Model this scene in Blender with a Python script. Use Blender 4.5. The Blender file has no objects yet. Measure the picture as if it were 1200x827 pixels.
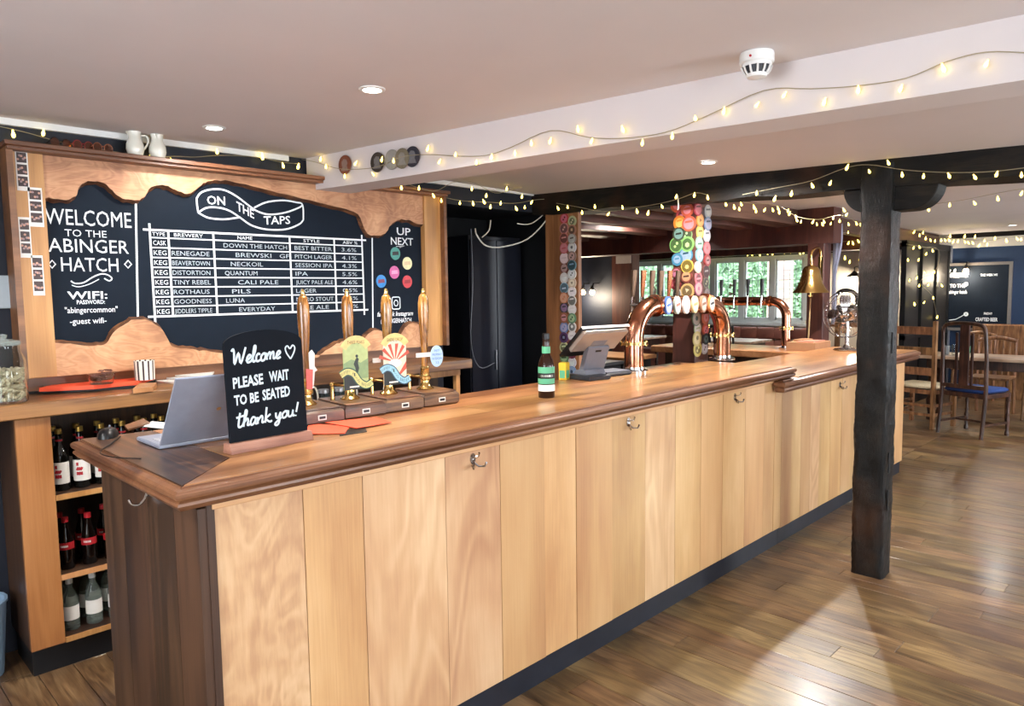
import bpy, math, random
from mathutils import Vector, Matrix, noise
random.seed(7)
PI = math.pi
C = bpy.context.scene.collection

# ------------------------------------------------------------------ camera
F, YH, ROLL, EYE, YAW = 840.0, 342.0, math.radians(0.8), 1.54, math.radians(-45.3)
PITCH = math.atan((413.5 - YH) / F)
fw = Vector((-math.sin(YAW) * math.cos(PITCH), math.cos(YAW) * math.cos(PITCH), -math.sin(PITCH)))
rt0 = Vector((math.cos(YAW), math.sin(YAW), 0)); up0 = rt0.cross(fw)
rt = rt0 * math.cos(ROLL) - up0 * math.sin(ROLL)
up = up0 * math.cos(ROLL) + rt0 * math.sin(ROLL)
EYEP = Vector((0, 0, EYE))
cam = bpy.data.cameras.new('camera'); camo = bpy.data.objects.new('camera', cam); C.objects.link(camo)
cam.sensor_fit = 'HORIZONTAL'; cam.sensor_width = 36; cam.lens = F * 36 / 1200
cam.clip_start = 0.05; cam.clip_end = 200
camo.matrix_world = Matrix(((rt.x, up.x, -fw.x, 0), (rt.y, up.y, -fw.y, 0), (rt.z, up.z, -fw.z, EYE), (0, 0, 0, 1)))
bpy.context.scene.camera = camo

def ray(x, y): return fw * F + rt * (x - 600) + up * (413.5 - y)
def on_z(x, y, z): d = ray(x, y); return EYEP + d * ((z - EYE) / d.z)
def on_y(x, y, Y): d = ray(x, y); return EYEP + d * (Y / d.y)
def on_x(x, y, X): d = ray(x, y); return EYEP + d * (X / d.x)
def on_plane(x, y, p, n): d = ray(x, y); return EYEP + d * ((p - EYEP).dot(n) / d.dot(n))

# ------------------------------------------------------------------ world, light, exposure
vs = bpy.context.scene.view_settings
vs.view_transform = 'Standard'; vs.look = 'None'; vs.gamma = 1; vs.use_curve_mapping = False
vs.exposure = 0.35
w = bpy.data.worlds.new('sky'); bpy.context.scene.world = w; w.use_nodes = True
bg = w.node_tree.nodes['Background']; bg.inputs[0].default_value = (0.80, 0.90, 1.0, 1); bg.inputs[1].default_value = 6.0

def area(name, loc, rot, sx, sy, power, col, spread=180):
    l = bpy.data.lights.new(name, 'AREA'); l.shape = 'RECTANGLE'; l.size = sx; l.size_y = sy
    l.energy = power; l.color = col; l.spread = math.radians(spread)
    o = bpy.data.objects.new(name, l); C.objects.link(o); o.location = loc; o.rotation_euler = rot
    return o
DAY = (0.90, 0.95, 1.0)
# daylight through the windows of the front wall (behind the camera) and of the far room
area('daylight_window', (3.05, -2.62, 1.45), (PI / 2, 0, 0), 1.0, 1.15, 70, DAY)
area('daylight_window', (0.55, -2.62, 1.45), (PI / 2, 0, 0), 1.3, 1.15, 34, DAY)
area('daylight_window', (8.6, -2.62, 1.45), (PI / 2, 0, 0), 1.6, 1.15, 150, DAY)
area('window_portal', (12.2, 6.65, 1.52), (PI / 2, 0, PI / 2), 3.4, 1.17, 1, DAY).data.cycles.is_portal = True
area('daylight_window', (-1.75, 1.0, 1.5), (PI / 2, 0, -PI / 2), 1.6, 1.2, 40, DAY)

# ------------------------------------------------------------------ helpers
def lin(c):
    return tuple((v / 255 / 12.92) if v / 255 <= 0.04045 else ((v / 255 + 0.055) / 1.055) ** 2.4 for v in c) + (1,)
def tag(o, label=None, cat=None, group=None, kind=None):
    if label: o['label'] = label
    if cat: o['category'] = cat
    if group: o['group'] = group
    if kind: o['kind'] = kind
    return o
def thing(name, label, cat, loc=(0, 0, 0), rz=0, group=None):
    o = bpy.data.objects.new(name, None); C.objects.link(o); o.location = loc; o.rotation_euler = (0, 0, rz)
    o.empty_display_size = 0.05
    return tag(o, label, cat, group)
def pmat(o):
    m = Matrix.Translation(o.location) @ o.rotation_euler.to_matrix().to_4x4()
    return pmat(o.parent) @ m if o.parent else m
def copy_tree(o, parent=None):
    c = o.copy(); C.objects.link(c); c.parent = parent
    for ch in list(o.children): copy_tree(ch, c)
    return c

ORD = ['first', 'second', 'third', 'fourth', 'fifth', 'sixth', 'seventh', 'eighth', 'ninth', 'tenth', 'eleventh']
class MB:
    def __init__(s): s.v = []; s.f = []; s.mi = []; s.cur = 0
    def add(s, vs_, fs, M=None):
        b = len(s.v)
        s.v += [tuple(M @ Vector(p)) if M else tuple(p) for p in vs_]
        s.f += [tuple(b + i for i in f) for f in fs]; s.mi += [s.cur] * len(fs)
        return s
    def box(s, x0, x1, y0, y1, z0, z1, M=None, c=0.0):
        if c <= 0:
            p = [(x0, y0, z0), (x1, y0, z0), (x1, y1, z0), (x0, y1, z0), (x0, y0, z1), (x1, y0, z1), (x1, y1, z1), (x0, y1, z1)]
            return s.add(p, [(0, 3, 2, 1), (4, 5, 6, 7), (0, 1, 5, 4), (1, 2, 6, 5), (2, 3, 7, 6), (3, 0, 4, 7)], M)
        p = []
        for (z, i) in ((z0, c), (z0 + c, 0), (z1 - c, 0), (z1, c)):
            p += [(x0 + i, y0 + i, z), (x1 - i, y0 + i, z), (x1 - i, y1 - i, z), (x0 + i, y1 - i, z)]
        f = [(0, 3, 2, 1), (12, 13, 14, 15)]
        for k in range(3):
            for j in range(4):
                a = 4 * k + j; b = 4 * k + (j + 1) % 4; f.append((a, b, b + 4, a + 4))
        return s.add(p, f, M)
    def cbox(s, c, d, M=None, ch=0.0):
        return s.box(c[0] - d[0] / 2, c[0] + d[0] / 2, c[1] - d[1] / 2, c[1] + d[1] / 2, c[2] - d[2] / 2, c[2] + d[2] / 2, M, ch)
    def lathe(s, prof, seg=20, M=None, cap=True):
        p = []; f = []
        for (r, z) in prof:
            for k in range(seg): a = 2 * PI * k / seg; p.append((r * math.cos(a), r * math.sin(a), z))
        n = len(prof)
        for i in range(n - 1):
            for k in range(seg):
                a = i * seg + k; b = i * seg + (k + 1) % seg; f.append((a, b, b + seg, a + seg))
        if cap:
            f.append(tuple(range(seg - 1, -1, -1))); f.append(tuple((n - 1) * seg + k for k in range(seg)))
        return s.add(p, f, M)
    def tube(s, pts, r, seg=8, cap=True, closed=False):
        pts = [Vector(p) for p in pts]; n = len(pts)
        rr = r if isinstance(r, (list, tuple)) else [r] * n
        p = []; f = []; nrm = None
        for i in range(n):
            if closed: t = pts[(i + 1) % n] - pts[i - 1]
            else: t = pts[min(i + 1, n - 1)] - pts[max(i - 1, 0)]
            t = t.normalized() if t.length > 1e-9 else Vector((0, 0, 1))
            if nrm is None: nrm = t.orthogonal().normalized()
            nrm = (nrm - t * nrm.dot(t)); nrm = nrm.normalized() if nrm.length > 1e-6 else t.orthogonal().normalized()
            b = t.cross(nrm)
            for k in range(seg):
                a = 2 * PI * k / seg; p.append(tuple(pts[i] + (nrm * math.cos(a) + b * math.sin(a)) * rr[i]))
        for i in range(n if closed else n - 1):
            for k in range(seg):
                a = i * seg + k; b2 = i * seg + (k + 1) % seg; j = ((i + 1) % n) * seg
                f.append((a, b2, j + (k + 1) % seg, j + k))
        if cap and not closed:
            f.append(tuple(range(seg - 1, -1, -1))); f.append(tuple((n - 1) * seg + k for k in range(seg)))
        return s.add(p, f)
    def prism(s, poly, z0, z1, M=None):
        n = len(poly)
        p = [(x, y, z0) for x, y in poly] + [(x, y, z1) for x, y in poly]
        f = [tuple(range(n - 1, -1, -1)), tuple(range(n, 2 * n))] + [(i, (i + 1) % n, n + (i + 1) % n, n + i) for i in range(n)]
        return s.add(p, f, M)
    def ribbon(s, pts, wd, t=0.0012, M=None, closed=False):
        pts = [Vector((a, b)) for a, b in pts]; n = len(pts); p = []; f = []
        for i in range(n):
            if closed: d = pts[(i + 1) % n] - pts[i - 1]
            else: d = pts[min(i + 1, n - 1)] - pts[max(i - 1, 0)]
            d = d.normalized() if d.length > 1e-9 else Vector((1, 0)); q = Vector((-d.y, d.x)) * wd / 2
            p += [(*(pts[i] + q), t), (*(pts[i] - q), t)]
        for i in range(n if closed else n - 1):
            a = 2 * i; b = 2 * ((i + 1) % n); f.append((a, a + 1, b + 1, b))
        return s.add(p, f, M)
    def build(s, name, mat, parent=None, smooth=None, world=False, bevel=0):
        me = bpy.data.meshes.new(name)
        v = s.v
        if world and parent is not None:
            inv = pmat(parent).inverted(); v = [tuple(inv @ Vector(q)) for q in v]
        me.from_pydata(v, [], s.f)
        mats = mat if isinstance(mat, (list, tuple)) else [mat]
        for m in mats: me.materials.append(m)
        if len(mats) > 1: me.polygons.foreach_set('material_index', s.mi)
        me.update()
        import bmesh
        bm = bmesh.new(); bm.from_mesh(me); bmesh.ops.recalc_face_normals(bm, faces=bm.faces); bm.to_mesh(me); bm.free()
        o = bpy.data.objects.new(name, me); C.objects.link(o)
        if parent: o.parent = parent
        if smooth is not None:
            me.shade_smooth(); me.set_sharp_from_angle(angle=math.radians(smooth))
        if bevel:
            b = o.modifiers.new('bevel', 'BEVEL'); b.width = bevel; b.segments = 2; b.limit_method = 'ANGLE'
        return o
def ribflat(o): return o

def smoothline(pts, k=5):
    out = []; n = len(pts); P = [Vector(p) for p in pts]
    for i in range(n - 1):
        a, b, c, d = P[max(i - 1, 0)], P[i], P[i + 1], P[min(i + 2, n - 1)]
        for j in range(k):
            t = j / k
            out.append(tuple(0.5 * ((2 * b) + (c - a) * t + (2 * a - 5 * b + 4 * c - d) * t * t + (-a + 3 * b - 3 * c + d) * t ** 3)))
    out.append(tuple(P[-1])); return out
def facing_y(Y):      # local (x, y, out) -> world (x, Y - out, z)
    return Matrix(((1, 0, 0, 0), (0, 0, -1, Y), (0, 1, 0, 0), (0, 0, 0, 1)))
def facing_x(X):      # local (x right, y up, out) -> world (X - out, -x, z) : a face looking towards -x
    return Matrix(((0, 0, -1, X), (-1, 0, 0, 0), (0, 1, 0, 0), (0, 0, 0, 1)))
def text_into(mb, s, x0, x1, y, h, M, t=0.0012, shear=0.0, bold=0.0, slope=0.0):
    """flat lettering fitted between x0 and x1, cap height h, on the plane M"""
    cu = bpy.data.curves.new('lettering', 'FONT'); cu.body = s; cu.size = 1; cu.shear = shear; cu.offset = bold; cu.resolution_u = 2
    o = bpy.data.objects.new('lettering', cu); me = bpy.data.meshes.new_from_object(o)
    if len(me.vertices) == 0: return
    X = [v.co.x for v in me.vertices]; a, b = min(X), max(X)
    k = h / 0.69; kx = (x1 - x0) / max(b - a, 1e-6)
    vs_ = [(x0 + (v.co.x - a) * kx, y + v.co.y * k + slope * (v.co.x - a) * kx, t) for v in me.vertices]
    mb.add(vs_, [tuple(p.vertices) for p in me.polygons], M)
    bpy.data.objects.remove(o); bpy.data.curves.remove(cu); bpy.data.meshes.remove(me)
SCRIPT = {
 'W': (.74, [[(0,.82),(.07,.95),(.13,.75),(.2,.05),(.35,.7),(.5,.05),(.68,.98)]]), 'e': (.27, [[(0,.15),(.14,.25),(.24,.4),(.15,.5),(.05,.3),(.1,.05),(.28,.12)]]),
 'l': (.21, [[(0,.1),(.15,.6),(.17,.95),(.1,.95),(.07,.4),(.11,.05),(.22,.12)]]), 'c': (.25, [[(.22,.42),(.12,.5),(.03,.3),(.09,.04),(.26,.12)]]),
 'o': (.3, [[(.15,.48),(.03,.3),(.08,.04),(.22,.1),(.25,.35),(.15,.48),(.31,.42)]]), 'm': (.48, [[(0,.45),(.04,.05)],[(.04,.28),(.15,.5),(.2,.38),(.2,.05)],[(.2,.28),(.32,.5),(.37,.38),(.38,.08),(.49,.12)]]),
 't': (.25, [[(.1,.88),(.08,.2),(.14,.04),(.26,.12)],[(-.04,.62),(.27,.68)]]), 'h': (.31, [[(0,.1),(.12,.7),(.12,.95),(.06,.9),(.05,.03)],[(.05,.25),(.17,.48),(.22,.35),(.22,.08),(.32,.12)]]),
 'a': (.31, [[(.22,.42),(.1,.5),(.02,.25),(.08,.04),(.2,.2),(.23,.45),(.24,.1),(.33,.1)]]), 'n': (.3, [[(0,.45),(.03,.05)],[(.03,.25),(.15,.48),(.21,.38),(.22,.08),(.31,.12)]]),
 'k': (.32, [[(.05,.95),(.05,.03)],[(.25,.5),(.07,.27),(.25,.04),(.34,.1)]]), 'y': (.29, [[(0,.48),(.03,.2),(.12,.1),(.22,.45)],[(.22,.48),(.2,-.2),(.1,-.38),(.02,-.25),(.28,.1)]]),
 'u': (.31, [[(0,.48),(.02,.15),(.1,.04),(.2,.15),(.22,.48)],[(.22,.48),(.24,.08),(.33,.1)]]), '!': (.2, [[(.12,.95),(.08,.28)],[(.07,.08),(.075,.0)]]),
 ' ': (.2, []), 'g': (.3, [[(.22,.42),(.1,.5),(.02,.25),(.08,.06),(.2,.2),(.22,.46)],[(.22,.46),(.2,-.2),(.1,-.35),(.02,-.22),(.3,.1)]]),
 's': (.22, [[(0,.1),(.12,.5),(.17,.2),(.08,.03),(0,.08)],[(.12,.06),(.22,.12)]]), 'w': (.36, [[(0,.48),(.04,.08),(.15,.4),(.2,.06),(.33,.5)]]), 'i': (.14, [[(.03,.48),(.05,.06),(.14,.1)],[(.05,.7),(.055,.66)]]),
 'f': (.22, [[(.2,.9),(.1,.9),(.08,.5),(.06,-.1)],[(-.02,.45),(.18,.48)]]), 'b': (.28, [[(.03,.95),(.04,.06)],[(.04,.3),(.16,.5),(.22,.25),(.12,.03),(.04,.1)]]), 'r': (.22, [[(.02,.48),(.04,.05)],[(.04,.3),(.12,.48),(.22,.44)]])}
def script_into(mb, s, x0, x1, y, h, M, wd, slant=0.12, t=0.0013, slope=0):
    tot = sum(SCRIPT[c][0] for c in s); k = (x1 - x0) / tot; x = 0
    for c in s:
        a, strokes = SCRIPT[c]
        for st in strokes:
            pts = smoothline([(px + x, py) for px, py in st], 4)
            mb.ribbon([(x0 + (px + py * slant) * k, y + py * h + slope * px * k) for px, py in pts], wd, t, M)
        x += a

# ------------------------------------------------------------------ materials
def newmat(name):
    m = bpy.data.materials.new(name); m.use_nodes = True
    return m, m.node_tree, m.node_tree.nodes, m.node_tree.links, m.node_tree.nodes['Principled BSDF']
MATS = {}
def plain(name, rgb, rough=0.5, metal=0.0, var=0.06, scale=25, bump=0.0, trans=0.0, emit=0.0, coat=0.0, ior=1.45, emitc=None, objvar=0.0):
    if name in MATS: return MATS[name]
    m, nt, N, L, b = newmat(name); c = lin(rgb)
    tc = N.new('ShaderNodeTexCoord'); no = N.new('ShaderNodeTexNoise'); no.inputs['Scale'].default_value = scale; no.inputs['Detail'].default_value = 4
    L.new(tc.outputs['Object'], no.inputs['Vector'])
    mr = N.new('ShaderNodeMapRange'); mr.inputs['To Min'].default_value = 1 - var * 2; mr.inputs['To Max'].default_value = 1 + var * 2
    L.new(no.outputs['Fac'], mr.inputs['Value'])
    hs = N.new('ShaderNodeHueSaturation'); hs.inputs['Color'].default_value = c
    if objvar:
        oi = N.new('ShaderNodeObjectInfo'); m2 = N.new('ShaderNodeMapRange'); m2.inputs['To Min'].default_value = 1 - objvar; m2.inputs['To Max'].default_value = 1 + objvar
        L.new(oi.outputs['Random'], m2.inputs['Value']); mm = N.new('ShaderNodeMath'); mm.operation = 'MULTIPLY'
        L.new(mr.outputs[0], mm.inputs[0]); L.new(m2.outputs[0], mm.inputs[1]); L.new(mm.outputs[0], hs.inputs['Value'])
    else: L.new(mr.outputs[0], hs.inputs['Value'])
    L.new(hs.outputs[0], b.inputs['Base Color'])
    b.inputs['Roughness'].default_value = rough; b.inputs['Metallic'].default_value = metal; b.inputs['IOR'].default_value = ior
    b.inputs['Transmission Weight'].default_value = trans; b.inputs['Coat Weight'].default_value = coat
    if emit:
        b.inputs['Emission Color'].default_value = lin(emitc or rgb); b.inputs['Emission Strength'].default_value = emit
    if bump:
        bp = N.new('ShaderNodeBump'); bp.inputs['Strength'].default_value = bump; bp.inputs['Distance'].default_value = 0.004
        L.new(no.outputs['Fac'], bp.inputs['Height']); L.new(bp.outputs[0], b.inputs['Normal'])
    MATS[name] = m; return m
def wood(name, dark, mid, light, axis='z', along=0.9, across=7.0, rings=5.0, rough=0.45, figure=0.5, fine=0.35, objvar=0.12, coat=0.0, bump=0.15, stain=0.0, stainc=(60, 40, 30), distort=0.6, roughvar=0.1, spec=.5):
    m, nt, N, L, b = newmat(name)
    tc = N.new('ShaderNodeTexCoord'); oi = N.new('ShaderNodeObjectInfo')
    sc = N.new('ShaderNodeVectorMath'); sc.operation = 'SCALE'; sc.inputs[0].default_value = (13.7, 7.3, 17.1); L.new(oi.outputs['Random'], sc.inputs['Scale'])
    ad = N.new('ShaderNodeVectorMath'); ad.operation = 'ADD'; L.new(tc.outputs['Object'], ad.inputs[0]); L.new(sc.outputs[0], ad.inputs[1])
    def mapped(al, ac):
        mp = N.new('ShaderNodeMapping'); v = [ac] * 3; v['xyz'.index(axis)] = al
        mp.inputs['Scale'].default_value = v; L.new(ad.outputs[0], mp.inputs['Vector']); return mp
    n1 = N.new('ShaderNodeTexNoise'); n1.inputs['Scale'].default_value = 1; n1.inputs['Detail'].default_value = 2.5; n1.inputs['Roughness'].default_value = 0.45; n1.inputs['Distortion'].default_value = distort
    L.new(mapped(along, across).outputs[0], n1.inputs['Vector'])
    mu = N.new('ShaderNodeMath'); mu.operation = 'MULTIPLY'; mu.inputs[1].default_value = rings * 6.283; L.new(n1.outputs['Fac'], mu.inputs[0])
    si = N.new('ShaderNodeMath'); si.operation = 'SINE'; L.new(mu.outputs[0], si.inputs[0])
    n2 = N.new('ShaderNodeTexNoise'); n2.inputs['Scale'].default_value = 1; n2.inputs['Detail'].default_value = 5; n2.inputs['Roughness'].default_value = 0.65
    L.new(mapped(along * 5, across * 22).outputs[0], n2.inputs['Vector'])
    n3 = N.new('ShaderNodeTexNoise'); n3.inputs['Scale'].default_value = 1; n3.inputs['Detail'].default_value = 3
    L.new(mapped(along * 2.2, across * 0.6).outputs[0], n3.inputs['Vector'])
    # fac = .5 + figure*.25*sin + fine*(n2-.5) + .9*(n3-.5)
    def madd(a, k, c):
        q = N.new('ShaderNodeMath'); q.operation = 'MULTIPLY_ADD'; L.new(a, q.inputs[0]); q.inputs[1].default_value = k
        if isinstance(c, float): q.inputs[2].default_value = c
        else: L.new(c, q.inputs[2])
        return q.outputs[0]
    f = madd(si.outputs[0], figure * 0.25, 0.5 - fine * 0.5 - 0.5)
    f = madd(n2.outputs['Fac'], fine, f); f = madd(n3.outputs['Fac'], 1.0, f)
    cr = N.new('ShaderNodeValToRGB'); e = cr.color_ramp.elements
    e[0].position = 0.2; e[0].color = lin(dark); e[1].position = 0.8; e[1].color = lin(light); q = e.new(0.5); q.color = lin(mid)
    L.new(f, cr.inputs[0])
    mr = N.new('ShaderNodeMapRange'); mr.inputs['To Min'].default_value = 1 - objvar; mr.inputs['To Max'].default_value = 1 + objvar
    wn = N.new('ShaderNodeTexWhiteNoise'); wn.noise_dimensions = '1D'; L.new(oi.outputs['Random'], wn.inputs['W']); L.new(wn.outputs['Value'], mr.inputs['Value'])
    hs = N.new('ShaderNodeHueSaturation'); L.new(mr.outputs[0], hs.inputs['Value']); L.new(cr.outputs[0], hs.inputs['Color'])
    mh = N.new('ShaderNodeMapRange'); mh.inputs['To Min'].default_value = 0.5 - objvar * .07; mh.inputs['To Max'].default_value = 0.5 + objvar * .07
    L.new(oi.outputs['Random'], mh.inputs['Value']); L.new(mh.outputs[0], hs.inputs['Hue'])
    outc = hs.outputs[0]
    if stain:
        n4 = N.new('ShaderNodeTexNoise'); n4.inputs['Scale'].default_value = 2.3; n4.inputs['Detail'].default_value = 5
        L.new(ad.outputs[0], n4.inputs['Vector']); r4 = N.new('ShaderNodeMapRange'); r4.inputs['From Min'].default_value = 0.5; r4.inputs['From Max'].default_value = 0.72; r4.inputs['To Max'].default_value = stain
        L.new(n4.outputs['Fac'], r4.inputs['Value']); mx = N.new('ShaderNodeMixRGB'); L.new(r4.outputs[0], mx.inputs[0]); L.new(outc, mx.inputs[1]); mx.inputs[2].default_value = lin(stainc); outc = mx.outputs[0]
    L.new(outc, b.inputs['Base Color'])
    rr = N.new('ShaderNodeMapRange'); rr.inputs['To Min'].default_value = rough - roughvar; rr.inputs['To Max'].default_value = rough + roughvar; L.new(n3.outputs['Fac'], rr.inputs['Value']); L.new(rr.outputs[0], b.inputs['Roughness'])
    b.inputs['Specular IOR Level'].default_value = spec; b.inputs['Coat Weight'].default_value = coat; b.inputs['Coat Roughness'].default_value = 0.18
    if bump:
        bp = N.new('ShaderNodeBump'); bp.inputs['Strength'].default_value = bump; bp.inputs['Distance'].default_value = 0.002
        L.new(f, bp.inputs['Height']); L.new(bp.outputs[0], b.inputs['Normal'])
    return m

M_elm = [wood('elm_plank_%d' % i, d, m_, l, 'z', al, ac, rg, 0.42, fg, fn, 0.09, coat=0.1, distort=ds) for i, (d, m_, l, al, ac, rg, fg, fn, ds) in enumerate([
    ((168, 124, 90), (202, 162, 120), (222, 188, 146), 2.2, 5, 5, 0.30, 0.35, 2.2),      # burr elm, swirling
    ((184, 138, 92), (208, 166, 114), (224, 188, 138), 0.8, 7, 3, 0.12, 0.4, 0.3),     # straight oak
    ((182, 136, 100), (208, 166, 124), (228, 194, 152), 0.8, 4, 7, 0.32, 0.3, 1.0),      # cathedral elm
    ((182, 132, 90), (206, 162, 112), (220, 180, 130), 0.5, 9, 3, 0.10, 0.4, 0.2)])]
M_top = wood('countertop_oak', (112, 68, 38), (168, 116, 70), (198, 148, 98), 'x', 0.7, 9, 4, 0.34, 0.25, 0.6, 0.12, coat=0.35, stain=0.45, stainc=(112, 68, 42))
M_topdark = wood('countertop_dark_oak', (52, 32, 22), (88, 56, 38), (128, 84, 56), 'y', 0.7, 9, 4, 0.36, 0.6, 0.7, 0.12, coat=0.3)
M_mould = wood('moulding_oak', (70, 41, 25), (108, 69, 43), (142, 98, 64), 'x', 0.6, 14, 4, 0.38, 0.2, 0.6, 0.08, coat=0.3)
M_enddark = wood('dark_stained_oak', (42, 27, 18), (62, 40, 27), (84, 56, 38), 'z', 0.6, 8, 4, 0.5, 0.5, 0.6, 0.12)
M_floor = wood('floor_oak', (66, 46, 28), (106, 82, 52), (142, 116, 78), 'y', 1.3, 11, 5, 0.36, 0.4, 0.7, 0.2, coat=0.25, stain=0.6, stainc=(66, 42, 28), bump=0.25, distort=1.2)
M_frame = wood('honey_oak', (150, 100, 56), (184, 130, 78), (206, 154, 100), 'z', 0.6, 8, 3, 0.45, 0.4, 0.4, 0.08)
M_framex = wood('honey_oak_rail', (140, 92, 52), (178, 124, 74), (200, 148, 96), 'x', 0.6, 8, 3, 0.45, 0.4, 0.4, 0.08)
M_burl = wood('burr_elm_slab', (146, 96, 66), (186, 134, 96), (212, 164, 124), 'x', 3.5, 8, 7, 0.5, 0.3, 0.35, 0.04, distort=2.0)
M_bark = wood('bark_edge', (54, 30, 18), (96, 58, 34), (140, 92, 58), 'x', 6, 40, 3, 0.7, 0.5, 0.8, 0.04)
M_cap = wood('brown_oak_cap', (84, 52, 32), (118, 76, 48), (146, 98, 64), 'x', 0.6, 10, 3, 0.42, 0.4, 0.4, 0.08)
M_timber = wood('black_timber', (7, 6, 6), (14, 12, 11), (34, 28, 22), 'y', 2.2, 9, 4, 0.6, 0.6, 0.9, 0.1, bump=1.0, stain=0.3, stainc=(90, 52, 28), spec=.22)
M_post = wood('black_painted_post', (5, 5, 5), (10, 10, 10), (30, 25, 20), 'z', 5.0, 14, 3, 0.34, 0.5, 1.3, 0.05, bump=1.0, stain=0.55, stainc=(70, 42, 24), spec=.22)
M_joist = wood('brown_joist', (58, 34, 28), (92, 58, 46), (122, 82, 68), 'x', 0.7, 7, 3, 0.55, 0.5, 0.6, 0.15)
M_redpost = wood('red_brown_post', (50, 24, 18), (72, 36, 27), (92, 52, 38), 'z', 0.7, 7, 3, 0.5, 0.4, 0.5, 0.1)
M_corner = wood('corner_post_oak', (92, 56, 32), (132, 86, 52), (160, 110, 70), 'z', 0.8, 10, 3, 0.5, 0.4, 0.6, 0.05)
M_pumpwood = wood('pump_handle_oak', (88, 52, 16), (142, 92, 34), (178, 126, 58), 'z', 5, 55, 4, 0.25, 0.7, 0.6, 0.08, coat=0.8)
M_pumpblock = wood('pump_block_oak', (54, 34, 24), (92, 62, 42), (130, 92, 62), 'x', 3, 30, 3, 0.35, 0.5, 0.6, 0.15, coat=0.4)
M_oldchair = wood('dark_chair_oak', (28, 16, 12), (52, 30, 22), (84, 52, 38), 'z', 3, 30, 3, 0.35, 0.5, 0.5, 0.1, coat=0.3)
M_oakchair = wood('mid_oak_chair', (84, 54, 34), (124, 84, 54), (158, 114, 76), 'z', 3, 30, 3, 0.4, 0.5, 0.5, 0.1, coat=0.2)
M_tabletop = wood('scrubbed_tabletop', (128, 98, 78), (172, 142, 120), (204, 180, 160), 'y', 1, 8, 3, 0.35, 0.5, 0.5, 0.1, coat=0.2)
M_rose = wood('rose_wood_block', (120, 76, 62), (156, 106, 88), (184, 136, 114), 'x', 1.5, 20, 3, 0.45, 0.4, 0.4, 0.05)
M_cabinet = wood('cabinet_oak', (122, 76, 38), (158, 104, 56), (182, 128, 76), 'z', 0.6, 7, 3, 0.42, 0.4, 0.4, 0.06, coat=0.2)

M_navy = plain('navy_wall_paint', (20, 25, 38), 0.6, bump=0.3, scale=40)
M_blue = plain('blue_wall_paint', (28, 50, 80), 0.6, bump=0.2, scale=30)
M_black = plain('black_paint', (9, 10, 14), 0.5)
M_plinth = plain('plinth_paint', (30, 34, 44), 0.42, var=0.2, scale=9, bump=0.3)
M_ceil = plain('ceiling_plaster', (212, 204, 204), 0.75, var=0.03, scale=2.5, bump=0.35)
M_wallw = plain('white_wall_plaster', (216, 208, 196), 0.75, var=0.03, scale=4, bump=0.3)
M_white = plain('white_gloss_paint', (226, 226, 224), 0.35, var=0.02)
M_winw = plain('window_white_paint', (216, 226, 232), 0.4, var=0.02)
M_chalkb = plain('chalkboard_slate', (20, 28, 39), 0.55, var=0.16, scale=5)
M_slate = plain('small_slate', (13, 18, 26), 0.5, var=0.14, scale=14)
M_chalk = plain('chalk_white', (226, 232, 236), 0.9, var=0.05, scale=200)
M_chalkf = plain('chalk_faint', (172, 182, 190), 0.9, var=0.12, scale=120)
M_brass = plain('polished_brass', (214, 178, 112), 0.2, 1.0, var=0.04)
M_copper = plain('polished_copper', (196, 136, 108), 0.16, 1.0, var=0.06, scale=8)
M_chrome = plain('chrome', (214, 214, 216), 0.12, 1.0, var=0.02)
M_steel = plain('brushed_steel', (150, 152, 156), 0.35, 1.0, var=0.04)
M_dgrey = plain('dark_grey_plastic', (44, 46, 52), 0.4)
M_bplast = plain('black_plastic', (14, 14, 16), 0.35)
M_gplast = plain('grey_plastic', (110, 112, 122), 0.38)
M_tanback = plain('till_back_silver', (158, 144, 134), 0.3, 0.4)
M_laptop = plain('laptop_silver', (150, 156, 172), 0.42, 0.3)
M_orange = plain('orange_paper', (232, 84, 50), 0.6, var=0.03)
M_paper = plain('white_paper', (224, 220, 214), 0.7, var=0.03)
M_cream = plain('cream_ceramic', (226, 224, 212), 0.18, coat=0.4, var=0.02)
M_glass = plain('clear_glass', (240, 246, 244), 0.02, trans=1.0, var=0.0, ior=1.35)
M_pane = plain('window_pane', (250, 252, 252), 0.0, trans=1.0, var=0.0, ior=1.02)
M_brownglass = plain('brown_glass', (44, 20, 10), 0.06, trans=0.35, var=0.0)
M_darkglass = plain('dark_green_glass', (14, 14, 12), 0.06, trans=0.1, var=0.0)
M_cola = plain('cola_glass', (16, 8, 6), 0.05, trans=0.2, var=0.0)
M_red = plain('red_label', (168, 26, 34), 0.5)
M_wlabel = plain('white_label', (226, 222, 214), 0.55)
M_clearb = plain('pale_bottle_glass', (190, 200, 190), 0.04, trans=0.85, var=0.0, ior=1.3)
M_gold = plain('gold_cap', (172, 140, 70), 0.35, 0.8)
M_green = plain('green_label', (84, 160, 122), 0.5)
M_cable = plain('white_cable', (214, 210, 200), 0.5)
M_wire = plain('clear_fairy_wire', (150, 138, 108), 0.4)
M_bulb = plain('warm_fairy_bulb', (255, 224, 120), 0.3, emit=5.5, emitc=(255, 222, 104), var=0)
M_lens = plain('downlight_lens', (255, 255, 255), 0.3, emit=22, emitc=(255, 250, 240), var=0)
M_lamp = plain('warm_lamp_bulb', (255, 230, 180), 0.3, emit=25, emitc=(255, 214, 150), var=0)
M_cush = plain('blue_cushion', (34, 62, 122), 0.85, var=0.1, scale=60)
M_rush = plain('rush_weave', (206, 192, 160), 0.8, var=0.2, scale=90, bump=1)
M_leather = plain('brown_leather', (150, 98, 86), 0.4, bump=0.2)
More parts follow.
